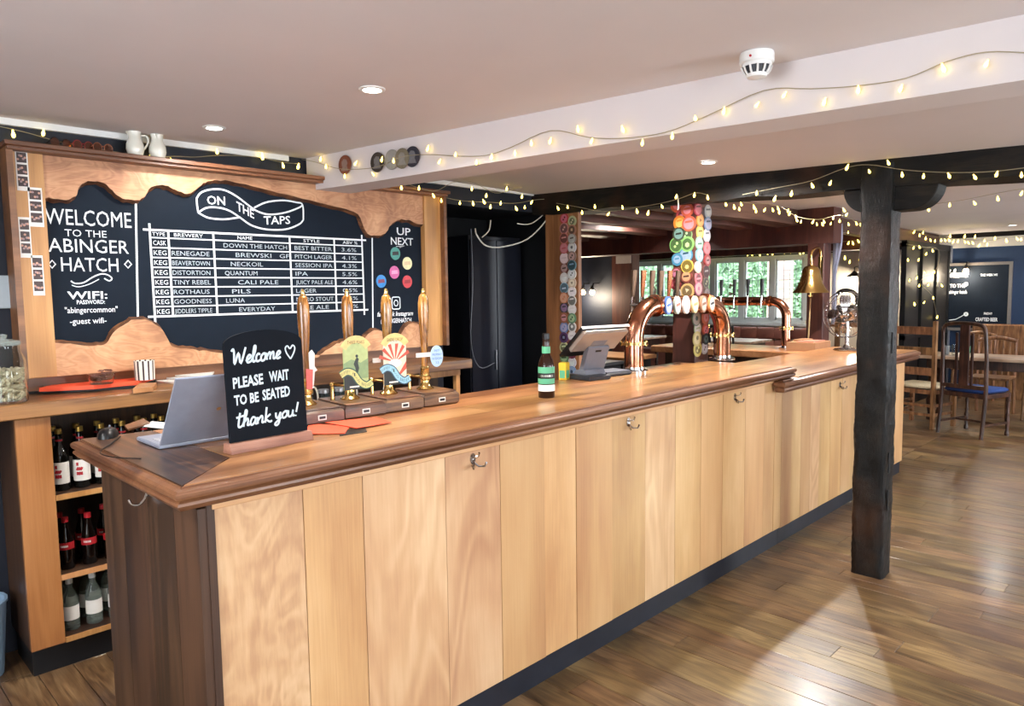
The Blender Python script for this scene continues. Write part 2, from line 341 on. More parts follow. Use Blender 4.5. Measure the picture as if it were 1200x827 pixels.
for m_ in (M_slate, M_chalkb):
    m_.node_tree.nodes['Principled BSDF'].inputs['Specular IOR Level'].default_value = .15
    m_.node_tree.nodes['Principled BSDF'].inputs['Roughness'].default_value = .7
M_stone = plain('pump_badge_black', (20, 26, 24), 0.4)
M_leaf = plain('garden_leaf', (158, 186, 150), 0.7, var=0.3, scale=4)
M_grass = plain('lawn_grass', (120, 170, 90), 0.9, var=0.2, scale=6)
M_brick = plain('garden_brick', (196, 160, 152), 0.8, var=0.15, scale=8, objvar=0.15)
M_lead = plain('lead_came', (120, 126, 130), 0.5)
M_rope = plain('bell_rope', (150, 124, 84), 0.85, bump=0.5, scale=150)
M_card = plain('corrugated_cardboard', (160, 118, 84), 0.8)
M_amberglass = plain('amber_glass', (150, 92, 70), 0.05, trans=0.8, var=0)
_badge = {}
def badge_mat(rgb):
    k = 'badge_%d_%d_%d' % rgb
    return plain(k, rgb, 0.4, var=0.1, scale=60)

# ------------------------------------------------------------------ setting
def struct(mb, name, mat, **k): return tag(mb.build(name, mat, **k), kind='structure')
XL, XF, YF, YB = -1.6, 12.1, -2.5, 3.7
# floor : substrate + planks
fl = struct(MB().box(XL, XF, YF, 8.6, -0.06, -0.012), 'floor', M_black)
x = 0.5; rest = MB()
def pl(mb, x0, x1, y0, y1): mb.box(x0 + .0012, x1 - .0012, y0 + .001, y1 - .001, -0.012, 0.0, None, 0.0012)
while x < 9.6:
    wd = random.choice([.095, .105, .115, .125, .135, .2]) * (1 if x < 6 else 1.25); y = -1.3 - random.random() * 0.8
    while y < 2.0:
        ln = random.uniform(0.9, 2.2); y1 = min(y + ln, 2.0)
        if y1 - y > 0.05: m = MB(); pl(m, x, x + wd, y, y1); m.build('plank', M_floor, fl)
        y = y1
    pl(rest, x, x + wd, YF, -1.3 if False else -2.1); x += wd
xe = x
for (xa, xb, ya, yb) in ((XL, .5, YF, 8.6), (.5, xe, 2.0, 8.6), (xe, XF, YF, 8.6)):
    x = xa
    while x < xb - .01:
        wd = min(.125, xb - x); y = ya
        while y < yb - .01:
            y1 = min(y + random.uniform(1.2, 2.4), yb); pl(rest, x, x + wd, y, y1); y = y1
        x += wd
tag(rest.build('floorboards', M_floor, fl), kind='stuff')

# ceilings : main room, slightly falling strip towards the black timber, far room
def quadslab(pts, th):
    m = MB(); m.add([tuple(p) for p in pts] + [(p[0], p[1], p[2] + th) for p in pts], [(3, 2, 1, 0), (4, 5, 6, 7), (0, 1, 5, 4), (1, 2, 6, 5), (2, 3, 7, 6), (3, 0, 4, 7)]); return m
struct(quadslab([(XL, YF, 2.3), (2.97, YF, 2.3), (2.22, YB, 2.3), (XL, YB, 2.3)], .1), 'ceiling', M_ceil)
def ceil_z(x, y): return 2.3 if x < 2.3 else (2.295 - (x - 2.3) / 1.9 * (.253 - (y - YF) / (YB - YF) * .213) if x < 4.2 else 2.30 - .02 * (x - 4.2) / 7.9)
m = MB(); v = []; f = []; nx_, ny_ = 10, 24
for i in range(nx_ + 1):
    for j in range(ny_ + 1):
        yy = YF + (YB - YF) * j / ny_; x0_ = 2.97 - .75 * j / ny_; xx = x0_ + (4.2 - x0_) * i / nx_; v.append((xx, yy, ceil_z(xx, yy)))
for i in range(nx_):
    for j in range(ny_): q = i * (ny_ + 1) + j; f.append((q, q + 1, q + ny_ + 2, q + ny_ + 1))
m.add(v, f); m.add([(2.3, YF, 2.36), (4.2, YF, 2.36), (4.2, YB, 2.36), (2.3, YB, 2.36)], [(0, 1, 2, 3)]); struct(m, 'ceiling', M_ceil)
struct(quadslab([(4.2, YF, 2.30), (XF, YF, 2.28), (XF, 8.6, 2.28), (4.2, 8.6, 2.30)], .1), 'ceiling', M_ceil)
# plastered beam across the first room
def slabline(a, b, z0, z1, wd, mat, name, kind='structure', wob=0.0, n=24, over=None):
    a = Vector(a); b = Vector(b); d = (b - a).normalized(); q = Vector((-d.y, d.x)) * wd / 2; v = []; f = []
    for i in range(n + 1):
        p = a.lerp(b, i / n); za = z0[0] + (z0[1] - z0[0]) * i / n if isinstance(z0, tuple) else z0; zb_ = z1[0] + (z1[1] - z1[0]) * i / n if isinstance(z1, tuple) else z1
        def nz(s): return (noise.noise(Vector((i * .35, s * 9.1, 2.2)))) * wob
        v += [(p.x + q.x + nz(1), p.y + q.y, za + nz(2)), (p.x - q.x + nz(3), p.y - q.y, za + nz(4)), (p.x - q.x + nz(3), p.y - q.y, zb_), (p.x + q.x + nz(1), p.y + q.y, zb_)]
    for i in range(n):
        for k in range(4): f.append((4 * i + k, 4 * i + (k + 1) % 4, 4 * i + 4 + (k + 1) % 4, 4 * i + 4 + k))
    f += [(0, 1, 2, 3), tuple(4 * n + k for k in (3, 2, 1, 0))]
    m = MB(); m.add(v, f); o = m.build(name, mat); return tag(o, kind=kind) if kind else o
# front lower edge runs from (2.15,3.4) to (2.54,0.44): beam is 0.22 wide
BA, BB = Vector((2.22, 3.7)), Vector((2.99, YF))
bd = (BB - BA).normalized(); bn = Vector((bd.y, -bd.x))           # bn points to -x (towards the camera)
if bn.x > 0: bn = -bn
beam1 = slabline(BA, BB, 2.12, 2.32, 0.22, M_ceil, 'trim_1', wob=0.006)
BP = Vector((BA.x, BA.y, 2.2)) + Vector((bn.x, bn.y, 0)) * 0.118; BN = Vector((bn.x, bn.y, 0))
def on_beam(x, y, off=0.0): return on_plane(x, y, BP + BN * off, BN)
# black timber and its post
TX = 3.98
tb = slabline((TX + .1, YB), (TX + .1, YF), (2.11, 1.945), (2.29, 2.10), 0.2, M_timber, 'trim_2', wob=0.02, n=60)

# walls
m = MB(); m.box(XL, 3.08, YB, YB + .12, 0, 2.3); m.box(3.08, 4.12, YB, YB + .12, 2.13, 2.3); struct(m, 'wall_back', M_navy)
struct(MB().box(3.02, 4.2, 4.35, 4.42, 0, 2.3), 'wall_recess', M_black)
struct(MB().box(3.02, 3.08, YB + .12, 4.35, 0, 2.3), 'wall_recess_left', M_black)
struct(MB().box(4.12, 4.2, YB - .1, 4.35, 0, 2.3), 'wall_recess_right', M_black)
struct(MB().box(3.08, 4.12, YB + .12, 4.35, 2.13, 2.2), 'ceiling_recess', M_black)
struct(MB().box(4.12, XF, 8.5, 8.6, 0, 2.3), 'wall_rear', M_navy)
struct(MB().box(4.12, 4.2, 4.42, 8.5, 0, 2.3), 'wall_side', M_navy)
m = MB(); m.box(XL, 2.0, YB - .02, YB, 2.272, 2.3); m.box(2.36, 4.0, YB - .02, YB, 2.25, 2.285); struct(m, 'trim_3', M_white)
# left end wall and front wall with window openings behind the camera
def wall_with_openings(name, fixed, axis, a0, a1, th, ops, mat, z1=2.3):
    m = MB(); ops = sorted(ops); c = a0
    def seg(u0, u1, z0, z1_):
        if u1 - u0 < 1e-4 or z1_ - z0 < 1e-4: return
        if axis == 'x': m.box(u0, u1, fixed, fixed + th, z0, z1_)
        else: m.box(fixed, fixed + th, u0, u1, z0, z1_)
    for (u0, u1, z0, z1_) in ops:
        seg(c, u0, 0, z1); seg(u0, u1, 0, z0); seg(u0, u1, z1_, z1); c = u1
    seg(c, a1, 0, z1); return struct(m, name, mat)
wall_with_openings('wall_front', YF - .1, 'x', XL - .1, XF, .1, [(-.1, 1.2, .9, 2.05), (2.55, 3.55, .9, 2.05), (7.8, 9.4, .9, 2.05)], M_wallw)
wall_with_openings('wall_left', XL - .1, 'y', YF - .1, YB + .12, .1, [(.2, 1.8, .9, 2.1)], M_wallw)
# far wall: white around the window and lamps, blue on the right
WY0, WY1, WZ0, WZ1 = 4.95, 8.36, 0.93, 2.10
wall_with_openings('wall_far', 12.0, 'y', 2.9, 8.6, .14, [(WY0, WY1, WZ0, WZ1)], M_wallw)
struct(MB().box(12.0, 12.14, YF - .1, 2.9, 0, 2.08), 'wall_far_blue', M_blue)
struct(MB().box(12.0, 12.14, YF - .1, 2.9, 2.08, 2.3), 'wall_far_upper', M_wallw)
struct(MB().box(11.9, 12.0, YF, 2.85, 2.22, 2.285), 'trim_4', M_timber)
struct(MB().box(11.985, 12.0, 3.0, 8.5, 2.1, 2.26), 'trim_5', M_navy)
# navy cross wall between the far rooms, with its brown door post
struct(MB().box(8.0, 8.1, 5.93, 8.5, 0, 2.3), 'wall_inner', M_navy)
struct(MB().box(7.95, 8.12, 5.6, 5.93, 0, 2.29), 'trim_6', M_redpost)
# far window: frame, four lights, leaded
win = MB(); X0 = 11.98
win.box(X0, X0 + .1, WY0, WY1, WZ0, WZ0 + .07); win.box(X0, X0 + .1, WY0, WY1, WZ1 - .06, WZ1); win.box(X0 - .06, X0, WY0 - .05, WY1 + .05, WZ0 - .03, WZ0 + .01)
nl = 6; lw = (WY1 - WY0) / nl
for k in range(nl + 1):
    yy = WY0 + lw * k; win.box(X0, X0 + .1, yy - .04, yy + .04, WZ0 + .07, WZ1 - .06)
wo = struct(win, 'window_1', M_winw)
for k in range(nl):
    a, b = WY0 + lw * k + .04, WY0 + lw * (k + 1) - .04
    f = MB()
    f.box(X0 + .02, X0 + .06, a, a + .035, WZ0 + .07, WZ1 - .06); f.box(X0 + .02, X0 + .06, b - .035, b, WZ0 + .07, WZ1 - .06)
    f.box(X0 + .02, X0 + .06, a, b, WZ0 + .07, WZ0 + .105); f.box(X0 + .02, X0 + .06, a, b, WZ1 - .095, WZ1 - .06)
    s = f.build('sash', M_winw, wo)
    MB().box(X0 + .04, X0 + .044, a + .035, b - .035, WZ0 + .105, WZ1 - .095).build('pane', M_pane, s)
    g = MB()
    for j in range(1, 4): yy = a + .035 + (b - a - .07) * j / 4; g.box(X0 + .036, X0 + .048, yy - .003, yy + .003, WZ0 + .105, WZ1 - .095)
    for j in range(1, 6): zz = WZ0 + .105 + (WZ1 - WZ0 - .2) * j / 6; g.box(X0 + .036, X0 + .048, a + .035, b - .035, zz - .003, zz + .003)
    g.build('leading', M_lead, s)
# garden
tag(MB().box(12.3, 40, -12, 30, -0.34, -0.29).build('lawn', M_grass), 'green garden lawn beyond the far leaded window', 'grass', kind='stuff')
def bush(loc, r, h, label):
    m = MB(); rnd = random.Random(int(loc[0] * 31 + loc[1] * 17))
    for i in range(3200):
        u = rnd.uniform(-1, 1); a = rnd.uniform(0, 2 * PI); k = rnd.uniform(.7, 1.0)
        s = math.sqrt(1 - u * u)
        c = Vector((loc[0] + r * k * s * math.cos(a), loc[1] + r * k * s * math.sin(a), loc[2] + .2 + h * (0.5 + 0.5 * k * u)))
        t = Vector((rnd.gauss(0, 1), rnd.gauss(0, 1), rnd.gauss(0, 1))).normalized() * .085; q = t.orthogonal().normalized() * .05
        m.add([c - t, c - q, c + t, c + q], [(0, 1, 2, 3)])
    o = thing('garden_tree', label, 'tree', loc)
    fo = m.build('foliage', M_leaf, o, world=True); tag(fo, kind='stuff')
    MB().lathe([(.1, 0), (.07, h * .6)], 8).build('trunk', M_joist, o)
for i, (px, X, r, h, lb) in enumerate([(768, 16.0, .95, 3.4, 'leftmost green tree outside the far window, behind the till'), (812, 19.4, .8, 2.8, 'green tree outside the window just left of the badge pillar'), (858, 15.8, .7, 3.4, 'green leafy tree outside the window pane right of the badge pillar'),
                                   (892, 18.8, .95, 3.2, 'green tree outside the window, left of the brick pier'), (938, 17.4, .75, 3.2, 'green tree outside the window, right of the brick pier')]):
    p = on_x(px, 340, X); bush((p.x, p.y, -.25), r, h, lb)
m = MB(); rnd = random.Random(4)
for i in range(16000):
    c = Vector((rnd.uniform(21, 22.5), rnd.uniform(4, 20), rnd.uniform(0, 3.2 + math.sin(i) * .3)))
    t_ = Vector((rnd.gauss(0, 1), rnd.gauss(0, 1), rnd.gauss(0, 1))).normalized() * .12; q = t_.orthogonal().normalized() * .08
    m.add([c - t_, c - q, c + t_, c + q], [(0, 1, 2, 3)])
tag(m.build('hedge', plain('hedge_leaf', (150, 178, 150), .7, var=.3, scale=2)), 'long green hedge at the back of the garden beyond the window', 'hedge', kind='stuff')
p = on_x(914, 340, 14.2)
bp_ = thing('brick_pier', 'pale red brick pier outside the far window beside the trees', 'brick pier', (p.x, p.y, -.25))
for r_ in range(34):
    for c_ in range(2):
        o_ = .0 if r_ % 2 else .0; y0_ = -.23 + c_ * .23 + (.0 if r_ % 2 == 0 else .0)
        MB().box(-.11, .11, y0_ + .006, y0_ + .224, r_ * .075, r_ * .075 + .066).build('brick', M_brick, bp_)
MB().box(-.1, .1, -.22, .22, 0, 2.55).build('mortar', M_wallw, bp_)

# joists, cross beam and inner posts of the room behind the bar
for i, yy in enumerate([3.05, 3.5, 3.98, 4.5, 5.05, 5.6, 6.2, 6.8, 7.4]):
    slabline((4.22, yy), (11.9, yy + .03), 2.14, 2.3, 0.17 if i else 0.2, M_joist, 'trim_%d' % (10 + i), wob=0.025)
slabline((7.05, 2.62), (7.05, 8.5), 1.96, 2.3, 0.2, M_redpost, 'trim_20', wob=0.01)
slabline((9.4, 2.9), (9.4, 8.5), 2.0, 2.3, 0.18, M_redpost, 'trim_21', wob=0.01)
m = MB(); m.box(6.95, 7.12, 2.70, 2.86, 0, 1.965); o = m.build('timber_post', M_redpost, bevel=.008)
tag(o, 'reddish brown square timber post behind the brass bell', 'post')
# glazed dark screen with fairy lights
sc = thing('glazed_screen', 'black framed glazed screen hung with fairy lights, beside the far chalkboard', 'screen', (9.93, 2.87, 0))
f = MB()
for xa in (0, .7, 1.38, 2.0): f.box(xa, xa + .06, -.03, .03, 0, 2.1)
f.box(0, 2.06, -.03, .03, 2.04, 2.12); f.box(0, 2.06, -.03, .03, 0, .12); f.box(0, 2.06, -.03, .03, .86, .92); f.build('frame', M_black, sc)
for xa in (.06, .76, 1.44): MB().box(xa, xa + .6, -.004, .004, .92, 2.04).build('pane', plain('smoked_pane', (26, 24, 24), .5, var=0), sc)
for xa in (.06, .76, 1.44): MB().box(xa, xa + .6, -.015, .015, .12, .86).build('panel', M_black, sc)
MB().box(2.04, 2.075, -.05, .05, 0, 2.12).build('edge_strip', M_gplast, sc)

# ------------------------------------------------------------------ black post with bolster
def rough_post(name, x0, x1, y0, y1, z0, z1, mat, amp, nz=60, nu=5):
    m = MB(); ring = []
    for k in range(nu): ring.append((x0 + (x1 - x0) * k / nu, y0))
    for k in range(nu): ring.append((x1, y0 + (y1 - y0) * k / nu))
    for k in range(nu): ring.append((x1 - (x1 - x0) * k / nu, y1))
    for k in range(nu): ring.append((x0, y1 - (y1 - y0) * k / nu))
    n = len(ring); cx, cy = (x0 + x1) / 2, (y0 + y1) / 2; v = []; f = []
    for j in range(nz + 1):
        z = z0 + (z1 - z0) * j / nz
        for (a, b) in ring:
            d = noise.noise(Vector((a * 22, b * 22, z * 7))) * amp + noise.noise(Vector((a * 70, b * 70, z * 45))) * amp * .55
            cor = 0.93 if (abs(a - x0) < 1e-6 or abs(a - x1) < 1e-6) and (abs(b - y0) < 1e-6 or abs(b - y1) < 1e-6) else 1.0
            q = Vector((a - cx, b - cy)); q = q * cor; q = q + q.normalized() * d
            v.append((cx + q.x, cy + q.y, z))
    for j in range(nz):
        for k in range(n): f.append((j * n + k, j * n + (k + 1) % n, (j + 1) * n + (k + 1) % n, (j + 1) * n + k))
    f += [tuple(range(n - 1, -1, -1)), tuple(nz * n + k for k in range(n))]
    m.add(v, f); return m
post = thing('timber_post', 'rough black painted square post standing on the floor in front of the bar', 'post', (TX + .075, 1.28, 0))
rough_post('shaft', TX - .02, TX + .14, 1.205, 1.365, 0.0, 2.165, M_post, .007, 150, 8).build('shaft', M_post, post, world=True, smooth=40)
poly = []
for k in range(0, 13): a = PI / 2 * k / 12; poly.append((-.11 - .15 * math.sin(a), -.135 * math.cos(a)))
pr = [(-.225, 0)] + [(-.10 - .125 * math.cos(a), -.125 * math.sin(a)) for a in [PI / 2 * k / 10 for k in range(1, 11)]] + \
     [(.10 + .125 * math.cos(a), -.125 * math.sin(a)) for a in [PI / 2 * k / 10 for k in range(10, 0, -1)]] + [(.225, 0)]
mb_ = MB(); mb_.prism([(-a, b) for a, b in pr], 0, .15, Matrix(((0, 0, 1, TX + .015), (1, 0, 0, 1.235), (0, 1, 0, 2.05), (0, 0, 0, 1))))
mb_.build('bolster', M_timber, post, world=True, bevel=.006)
for zz in (.42, .62, 1.25): MB().cbox((TX + .03, 1.199, zz), (.014, .006, .11)).build('mortice_mark', M_black, post, world=True)

# ------------------------------------------------------------------ bar
SEAMS1 = [.742, .994, 1.192, 1.517, 1.774, 2.012, 2.205, 2.445, 2.697, 2.949, 3.187, 3.409, 3.657, 3.883, 4.02, 4.116]
SEAMS2 = [4.116, 4.26, 4.40, 4.541, 4.69, 4.87, 5.068, 5.24, 5.429, 5.62, 5.82, 6.023, 6.22, 6.43]
kinds = [0, 1, 2, 2, 3, 1, 3, 1, 2, 1, 3, 1, 3, 1, 3]
def coat_hook(parent, x, y, z):
    h = MB()
    h.prism([(.013 * math.cos(a), .02 * math.sin(a)) for a in [2 * PI * k / 14 for k in range(14)]], 0, .004, Matrix.Translation((x, y, z)) @ Matrix.Rotation(PI / 2, 4, 'X'))
    for s in (-1, 1):
        h.tube([(x, y - .005, z - .01), (x + s * .012, y - .02, z - .026), (x + s * .026, y - .035, z - .026), (x + s * .034, y - .036, z - .012)], [.004, .004, .0035, .0045], 6)
    h.tube([(x, y - .004, z + .005), (x, y - .03, z + .012), (x, y - .036, z + .026)], [.004, .0035, .004], 6)
    o = h.build('hook', M_chrome, parent, world=True, smooth=50); return o
bar = thing('bar_counter', 'pale elm and oak plank fronted bar with dark plinth, the long near section', 'bar', (.7, 1.83, 0))
MB().box(.725, 4.116, 1.856, 2.2, .0, 1.0).build('carcass', M_enddark, bar, world=True)
MB().box(.76, 4.116, 1.84, 1.855, .0, .105).build('plinth', M_plinth, bar, world=True)
for i in range(len(SEAMS1) - 1):
    a, b = SEAMS1[i], SEAMS1[i + 1]; dy = random.uniform(-.0015, .0015)
    MB().box(a + .0012, b - .0012, 1.826 + dy, 1.85, .106, .992, None, .0015).build('plank', M_elm[kinds[i]], bar, world=True)
MB().box(.735, 4.116, 1.818, 1.85, .9925, 1.02, None, .002).build('top_rail', wood('top_rail_oak', (176, 130, 86), (208, 160, 112), (226, 184, 138), 'x', .7, 9, 3, .45, .3, .5, .03), bar, world=True)
for k, (ya, yb) in enumerate([(1.826, 1.99), (1.992, 2.2), (2.202, 2.42), (2.422, 2.62)]):
    MB().box(.70, .724, ya, yb, .0, 1.0, None, .0015).build('end_board', M_enddark, bar, world=True)
MB().box(.722, .742, 1.822, 1.85, 0.0, 1.02, None, .002).build('corner_strip', M_enddark, bar, world=True)
for hx in (1.642, 2.561, 3.53): coat_hook(bar, hx, 1.826, .965)
h = MB(); h.tube(smoothline([(.696, 2.17, .99), (.688, 2.17, .965), (.672, 2.172, .95), (.655, 2.178, .953), (.65, 2.185, .966)], 5), .004, 8); h.cbox((.698, 2.17, .985), (.004, .015, .03)); h.build('hook', M_chrome, bar, world=True)

def moulded(outline, rings):
    """outline: ccw polygon; rings: list of (inset, z) from bottom to top"""
    n = len(outline); P = [Vector(p) for p in outline]; m = MB(); v = []; f = []
    for ins, z in rings:
        for i in range(n):
            a, b, c = P[i - 1], P[i], P[(i + 1) % n]
            d1 = (b - a).normalized(); d2 = (c - b).normalized(); n1 = Vector((-d1.y, d1.x)); n2 = Vector((-d2.y, d2.x))
            k = (n1 + n2); k = k / max(k.dot(n1), .2)
            q = b + k * ins; v.append((q.x, q.y, z))
    for j in range(len(rings) - 1):
        for i in range(n): f.append((j * n + i, j * n + (i + 1) % n, (j + 1) * n + (i + 1) % n, (j + 1) * n + i))
    f += [tuple(range(n - 1, -1, -1)), tuple((len(rings) - 1) * n + i for i in range(n))]
    m.add(v, f); return m
def rings_for(z0, z1):
    h = z1 - z0
    return [(.035, z0), (.014, z0), (.010, z0 + h * .1), (.004, z0 + h * .22), (.006, z0 + h * .34), (.014, z0 + h * .42), (.016, z0 + h * .48), (.003, z0 + h * .5), (0, z0 + h * .6), (0, z0 + h * .74), (.006, z0 + h * .84), (.02, z0 + h * .9), (.022, z0 + h * .96), (.024, z1 - .002)]
T1 = 1.08
ctop = thing('countertop', 'worn honey brown wooden countertop with moulded edge on the near bar section', 'countertop', (.62, 1.75, 1.02))
out1 = [(.625, 1.755), (4.15, 1.755), (4.15, 2.35), (4.03, 2.35), (4.0, 2.46), (2.1, 2.46), (.625, 2.66)]
moulded(out1, rings_for(1.021, T1)).build('edge_moulding', M_mould, ctop, world=True, smooth=30)
def board(x0, x1, y0, y1, mat, poly=None):
    m = MB()
    m.prism(poly or [(x0, y0), (x1, y0), (x1, y1), (x0, y1)], T1 - .003, T1 + .0015); m.build('board', mat, ctop, world=True)
g = .0015
board(0, 0, 0, 0, M_topdark, [(.65, 1.78), (.86 - g, 1.99), (.86 - g, 2.60), (.65, 2.628)])
xs = [.86, 2.35, 4.124]
for k in range(2):
    xa, xb = xs[k] + (g if k else 0), xs[k + 1] - g
    if k == 0: board(0, 0, 0, 0, M_top, [(.654, 1.78), (xb, 1.78), (xb, 1.99 - g), (.864, 1.99 - g)])
    else: board(xa, xb, 1.78, 1.99 - g, M_top)
for (ya, yb, cut) in ((1.99, 2.17, 1.9), (2.17, 2.33, 2.9)):
    board(.86 + g, cut - g, ya, yb - g, M_top); board(cut, 4.124, ya, yb - g, M_top)
board(0, 0, 0, 0, M_top, [(.86 + g, 2.33), (3.98, 2.33), (3.98, 2.437), (2.1, 2.437), (.86 + g, 2.60)])

# second, lower section
bar2 = thing('bar_counter', 'far lower bar section of pale planks, behind the black post', 'bar', (4.13, 1.83, 0))
MB().box(4.118, 6.41, 1.856, 2.3, 0, .93).build('carcass', M_enddark, bar2, world=True)
MB().box(4.118, 6.42, 1.84, 1.855, 0, .1).build('plinth', M_plinth, bar2, world=True)
for i in range(len(SEAMS2) - 1):
    a, b = SEAMS2[i], SEAMS2[i + 1]
    MB().box(a + .0012, b - .0012, 1.826 + random.uniform(-.0015, .0015), 1.85, .101, .94, None, .0015).build('plank', M_elm[[3, 1, 3, 2, 1][i % 5]], bar2, world=True)
for (ya, yb) in ((1.85, 2.07), (2.072, 2.3)): MB().box(6.412, 6.43, ya, yb, .101, .94, None, .0015).build('plank', M_elm[1], bar2, world=True)
MB().box(6.4, 6.42, 1.9, 2.3, 0, .1).build('end_plinth', M_plinth, bar2, world=True)
coat_hook(bar2, 5.018, 1.826, .88)
T2 = 1.015
ct2 = thing('countertop', 'lower orange brown moulded countertop on the far bar section under the fan', 'countertop', (4.0, 1.74, .94))
moulded([(3.97, 1.745), (6.56, 1.745), (6.56, 2.46), (4.17, 2.46), (4.17, 1.817), (3.97, 1.817)], rings_for(.942, T2)).build('edge_moulding', M_mould, ct2, world=True, smooth=30)
for (ya, yb) in ((1.77, 2.02), (2.02, 2.435)):
    MB().prism([(4.2, ya), (6.535, ya), (6.535, yb - g), (4.2, yb - g)], T2 - .003, T2 + .0015).build('board', M_top, ct2, world=True)
# return section with second font
rb = thing('bar_return', 'dark fronted return bar with brown wooden top behind the brass bell', 'bar', (6.1, 2.9, 0))
MB().box(6.1, 6.5, 2.5, 3.9, 0, .93).build('carcass', M_enddark, rb, world=True)
MB().box(6.0, 6.6, 2.475, 4.0, .93, .995, None, .008).build('worktop', M_top, rb, world=True)

# ------------------------------------------------------------------ pillars with pump badges
def badge_disc(parent, p, n, r, rgb, rz=0):
    """p: centre on the face, n: outward normal ('x' -> -x face, 'y' -> -y face)"""
    M = (facing_x(p[0]) if n == 'x' else facing_y(p[1]))
    c = (-p[1], p[2]) if n == 'x' else (p[0], p[2])
    m = MB(); seg = 18
    def circ(rr, oy=0, n=18, ox=0, a0=0): return [(c[0] + ox + rr * math.cos(a0 + 2 * PI * k / n), c[1] + oy + rr * math.sin(a0 + 2 * PI * k / n)) for k in range(n)]
    t = 0.004 + random.random() * .006
    m.prism(circ(r), 0.0, t, M); m.cur = 1; m.prism(circ(r * random.choice([.62, .74, .86])), t, t + .0006, M)
    m.cur = 2; kd = random.random(); yb = c[1] + random.uniform(-.25, .2) * r
    if kd < .4:
        w_ = r * random.uniform(.8, 1.3); m.prism([(c[0] - w_ * .5, yb), (c[0] + w_ * .5, yb + r * .1), (c[0] + w_ * .45, yb + r * .36), (c[0] - w_ * .45, yb + r * .26)], t + .0006, t + .0011, M)
    elif kd < .7: m.prism(circ(r * .34, random.uniform(-.1, .15) * r, random.choice([3, 4, 5, 6]), 0, random.random()), t + .0006, t + .0011, M)
    else:
        for s_ in (-1, 1): m.prism(circ(r * .2, s_ * r * .2, 6, s_ * r * .15), t + .0006, t + .0011, M)
    rgb = tuple(int(v * .88) for v in rgb)
    lt = tuple(int(v + (225 - v) * random.choice([.25, .4])) for v in rgb); dk = tuple(int(v * .55) for v in rgb)
    col2, col3 = random.choice([(lt, dk), (dk, lt), (lt, rgb)])
    m.build('badge', [badge_mat(rgb), badge_mat(col2), badge_mat(col3)], parent, world=True)
bc = thing('badge_pillar', 'square red brown pillar behind the taps covered in round beer badges', 'pillar', (4.15, 2.47, 0))
MB().box(4.08, 4.25, 2.39, 2.55, 0, 2.06, None, .006).build('shaft', M_redpost, bc, world=True)
Q = [(184, 70, 60), (196, 72, 62), (170, 62, 72), (206, 86, 52), (216, 128, 44), (202, 92, 66), (60, 66, 50), (120, 138, 96), (96, 140, 74), (120, 168, 92), (60, 118, 146), (50, 118, 146), (196, 164, 70), (120, 60, 50), (200, 196, 188), (182, 150, 96)]
# left (-x) face: pixel centre, radius
for (px, py, r, rgb) in [(794, 240, 9, Q[3]), (810, 234, 10, Q[0]), (806, 246, 8, Q[5]), (800, 252, 8, Q[2]), (797, 261, 8.5, Q[4]), (808, 262, 9, Q[5]), (796, 274, 8, Q[6]), (804, 275, 8.5, Q[7]), (793, 287, 9, Q[9]), (806, 286, 9, Q[9]),
                         (794, 304, 7.5, Q[10]), (804, 299, 9, Q[11]), (806, 312, 8, Q[12]), (793, 320, 7, Q[13]), (805, 324, 7.5, Q[13]), (792, 333, 7, Q[2]), (806, 341, 9, Q[15]), (794, 344, 6, Q[14])]:
    p = on_x(px, py, 4.08); p.y = min(max(p.y, 2.42), 2.56)
    badge_disc(bc, p, 'x', r * .0055, rgb)
for (px, py, r, rgb) in [(817, 245, 8, Q[2]), (820, 258, 8, Q[4]), (820, 272, 8, (220, 176, 80)), (819, 285, 8, (146, 186, 160)), (819, 299, 8, (120, 176, 190)), (817, 313, 7, (200, 190, 170)), (818, 326, 8, (206, 110, 116)), (818, 338, 8, (168, 90, 118)), (815, 373, 9, (70, 84, 60)), (817, 385, 8, (140, 150, 110)), (816, 397, 9, (190, 176, 110)), (817, 409, 9, (206, 190, 96)),
                         (829, 248, 8, (196, 196, 200)), (829, 262, 8, (120, 146, 180)), (828, 276, 8, (200, 196, 200)), (828, 291, 8, (188, 86, 90)), (828, 305, 7, (150, 60, 60)), (827, 318, 8, (120, 70, 66)), (827, 331, 7, (110, 96, 80)), (828, 344, 7, (90, 70, 66)), (826, 372, 8, (196, 110, 84)), (826, 386, 7, (196, 90, 70)), (826, 397, 7, (50, 50, 50)), (825, 408, 7, (200, 196, 190))]:
    p = on_y(px, py, 2.39); badge_disc(bc, p, 'y', r * .0055, rgb)
cp = thing('badge_pillar', 'brown corner post beside the dark recess with two columns of round badges', 'pillar', (4.06, 3.43, 0))
MB().box(4.0, 4.035, 3.28, 3.59, 0, 2.11, None, .006).build('shaft', M_corner, cp, world=True)
pal = [(178, 60, 60), (206, 140, 140), (200, 120, 110), (184, 84, 90), (214, 190, 190), (120, 70, 60), (206, 200, 196), (150, 190, 210), (190, 120, 84), (60, 60, 64), (150, 96, 70), (110, 130, 170), (90, 60, 100), (190, 190, 140), (110, 150, 110), (170, 190, 180)]
pal2 = [(180, 190, 150), (170, 120, 100), (150, 130, 120), (190, 190, 196), (130, 110, 100), (90, 130, 140), (206, 206, 200), (200, 180, 160), (210, 206, 200), (196, 196, 190), (206, 200, 200), (90, 130, 100), (214, 210, 206), (200, 190, 190), (130, 60, 90), (110, 50, 70), (200, 200, 206), (110, 140, 180)]
for k in range(16):
    py = 256 + k * (436 - 256) / 15.5; badge_disc(cp, on_x(661.5, py, 4.0), 'x', .040, pal[k])
for k in range(18):
    py = 259 + k * (440 - 259) / 17.5; badge_disc(cp, on_x(670.8, py, 4.0), 'x', .038, pal2[k])

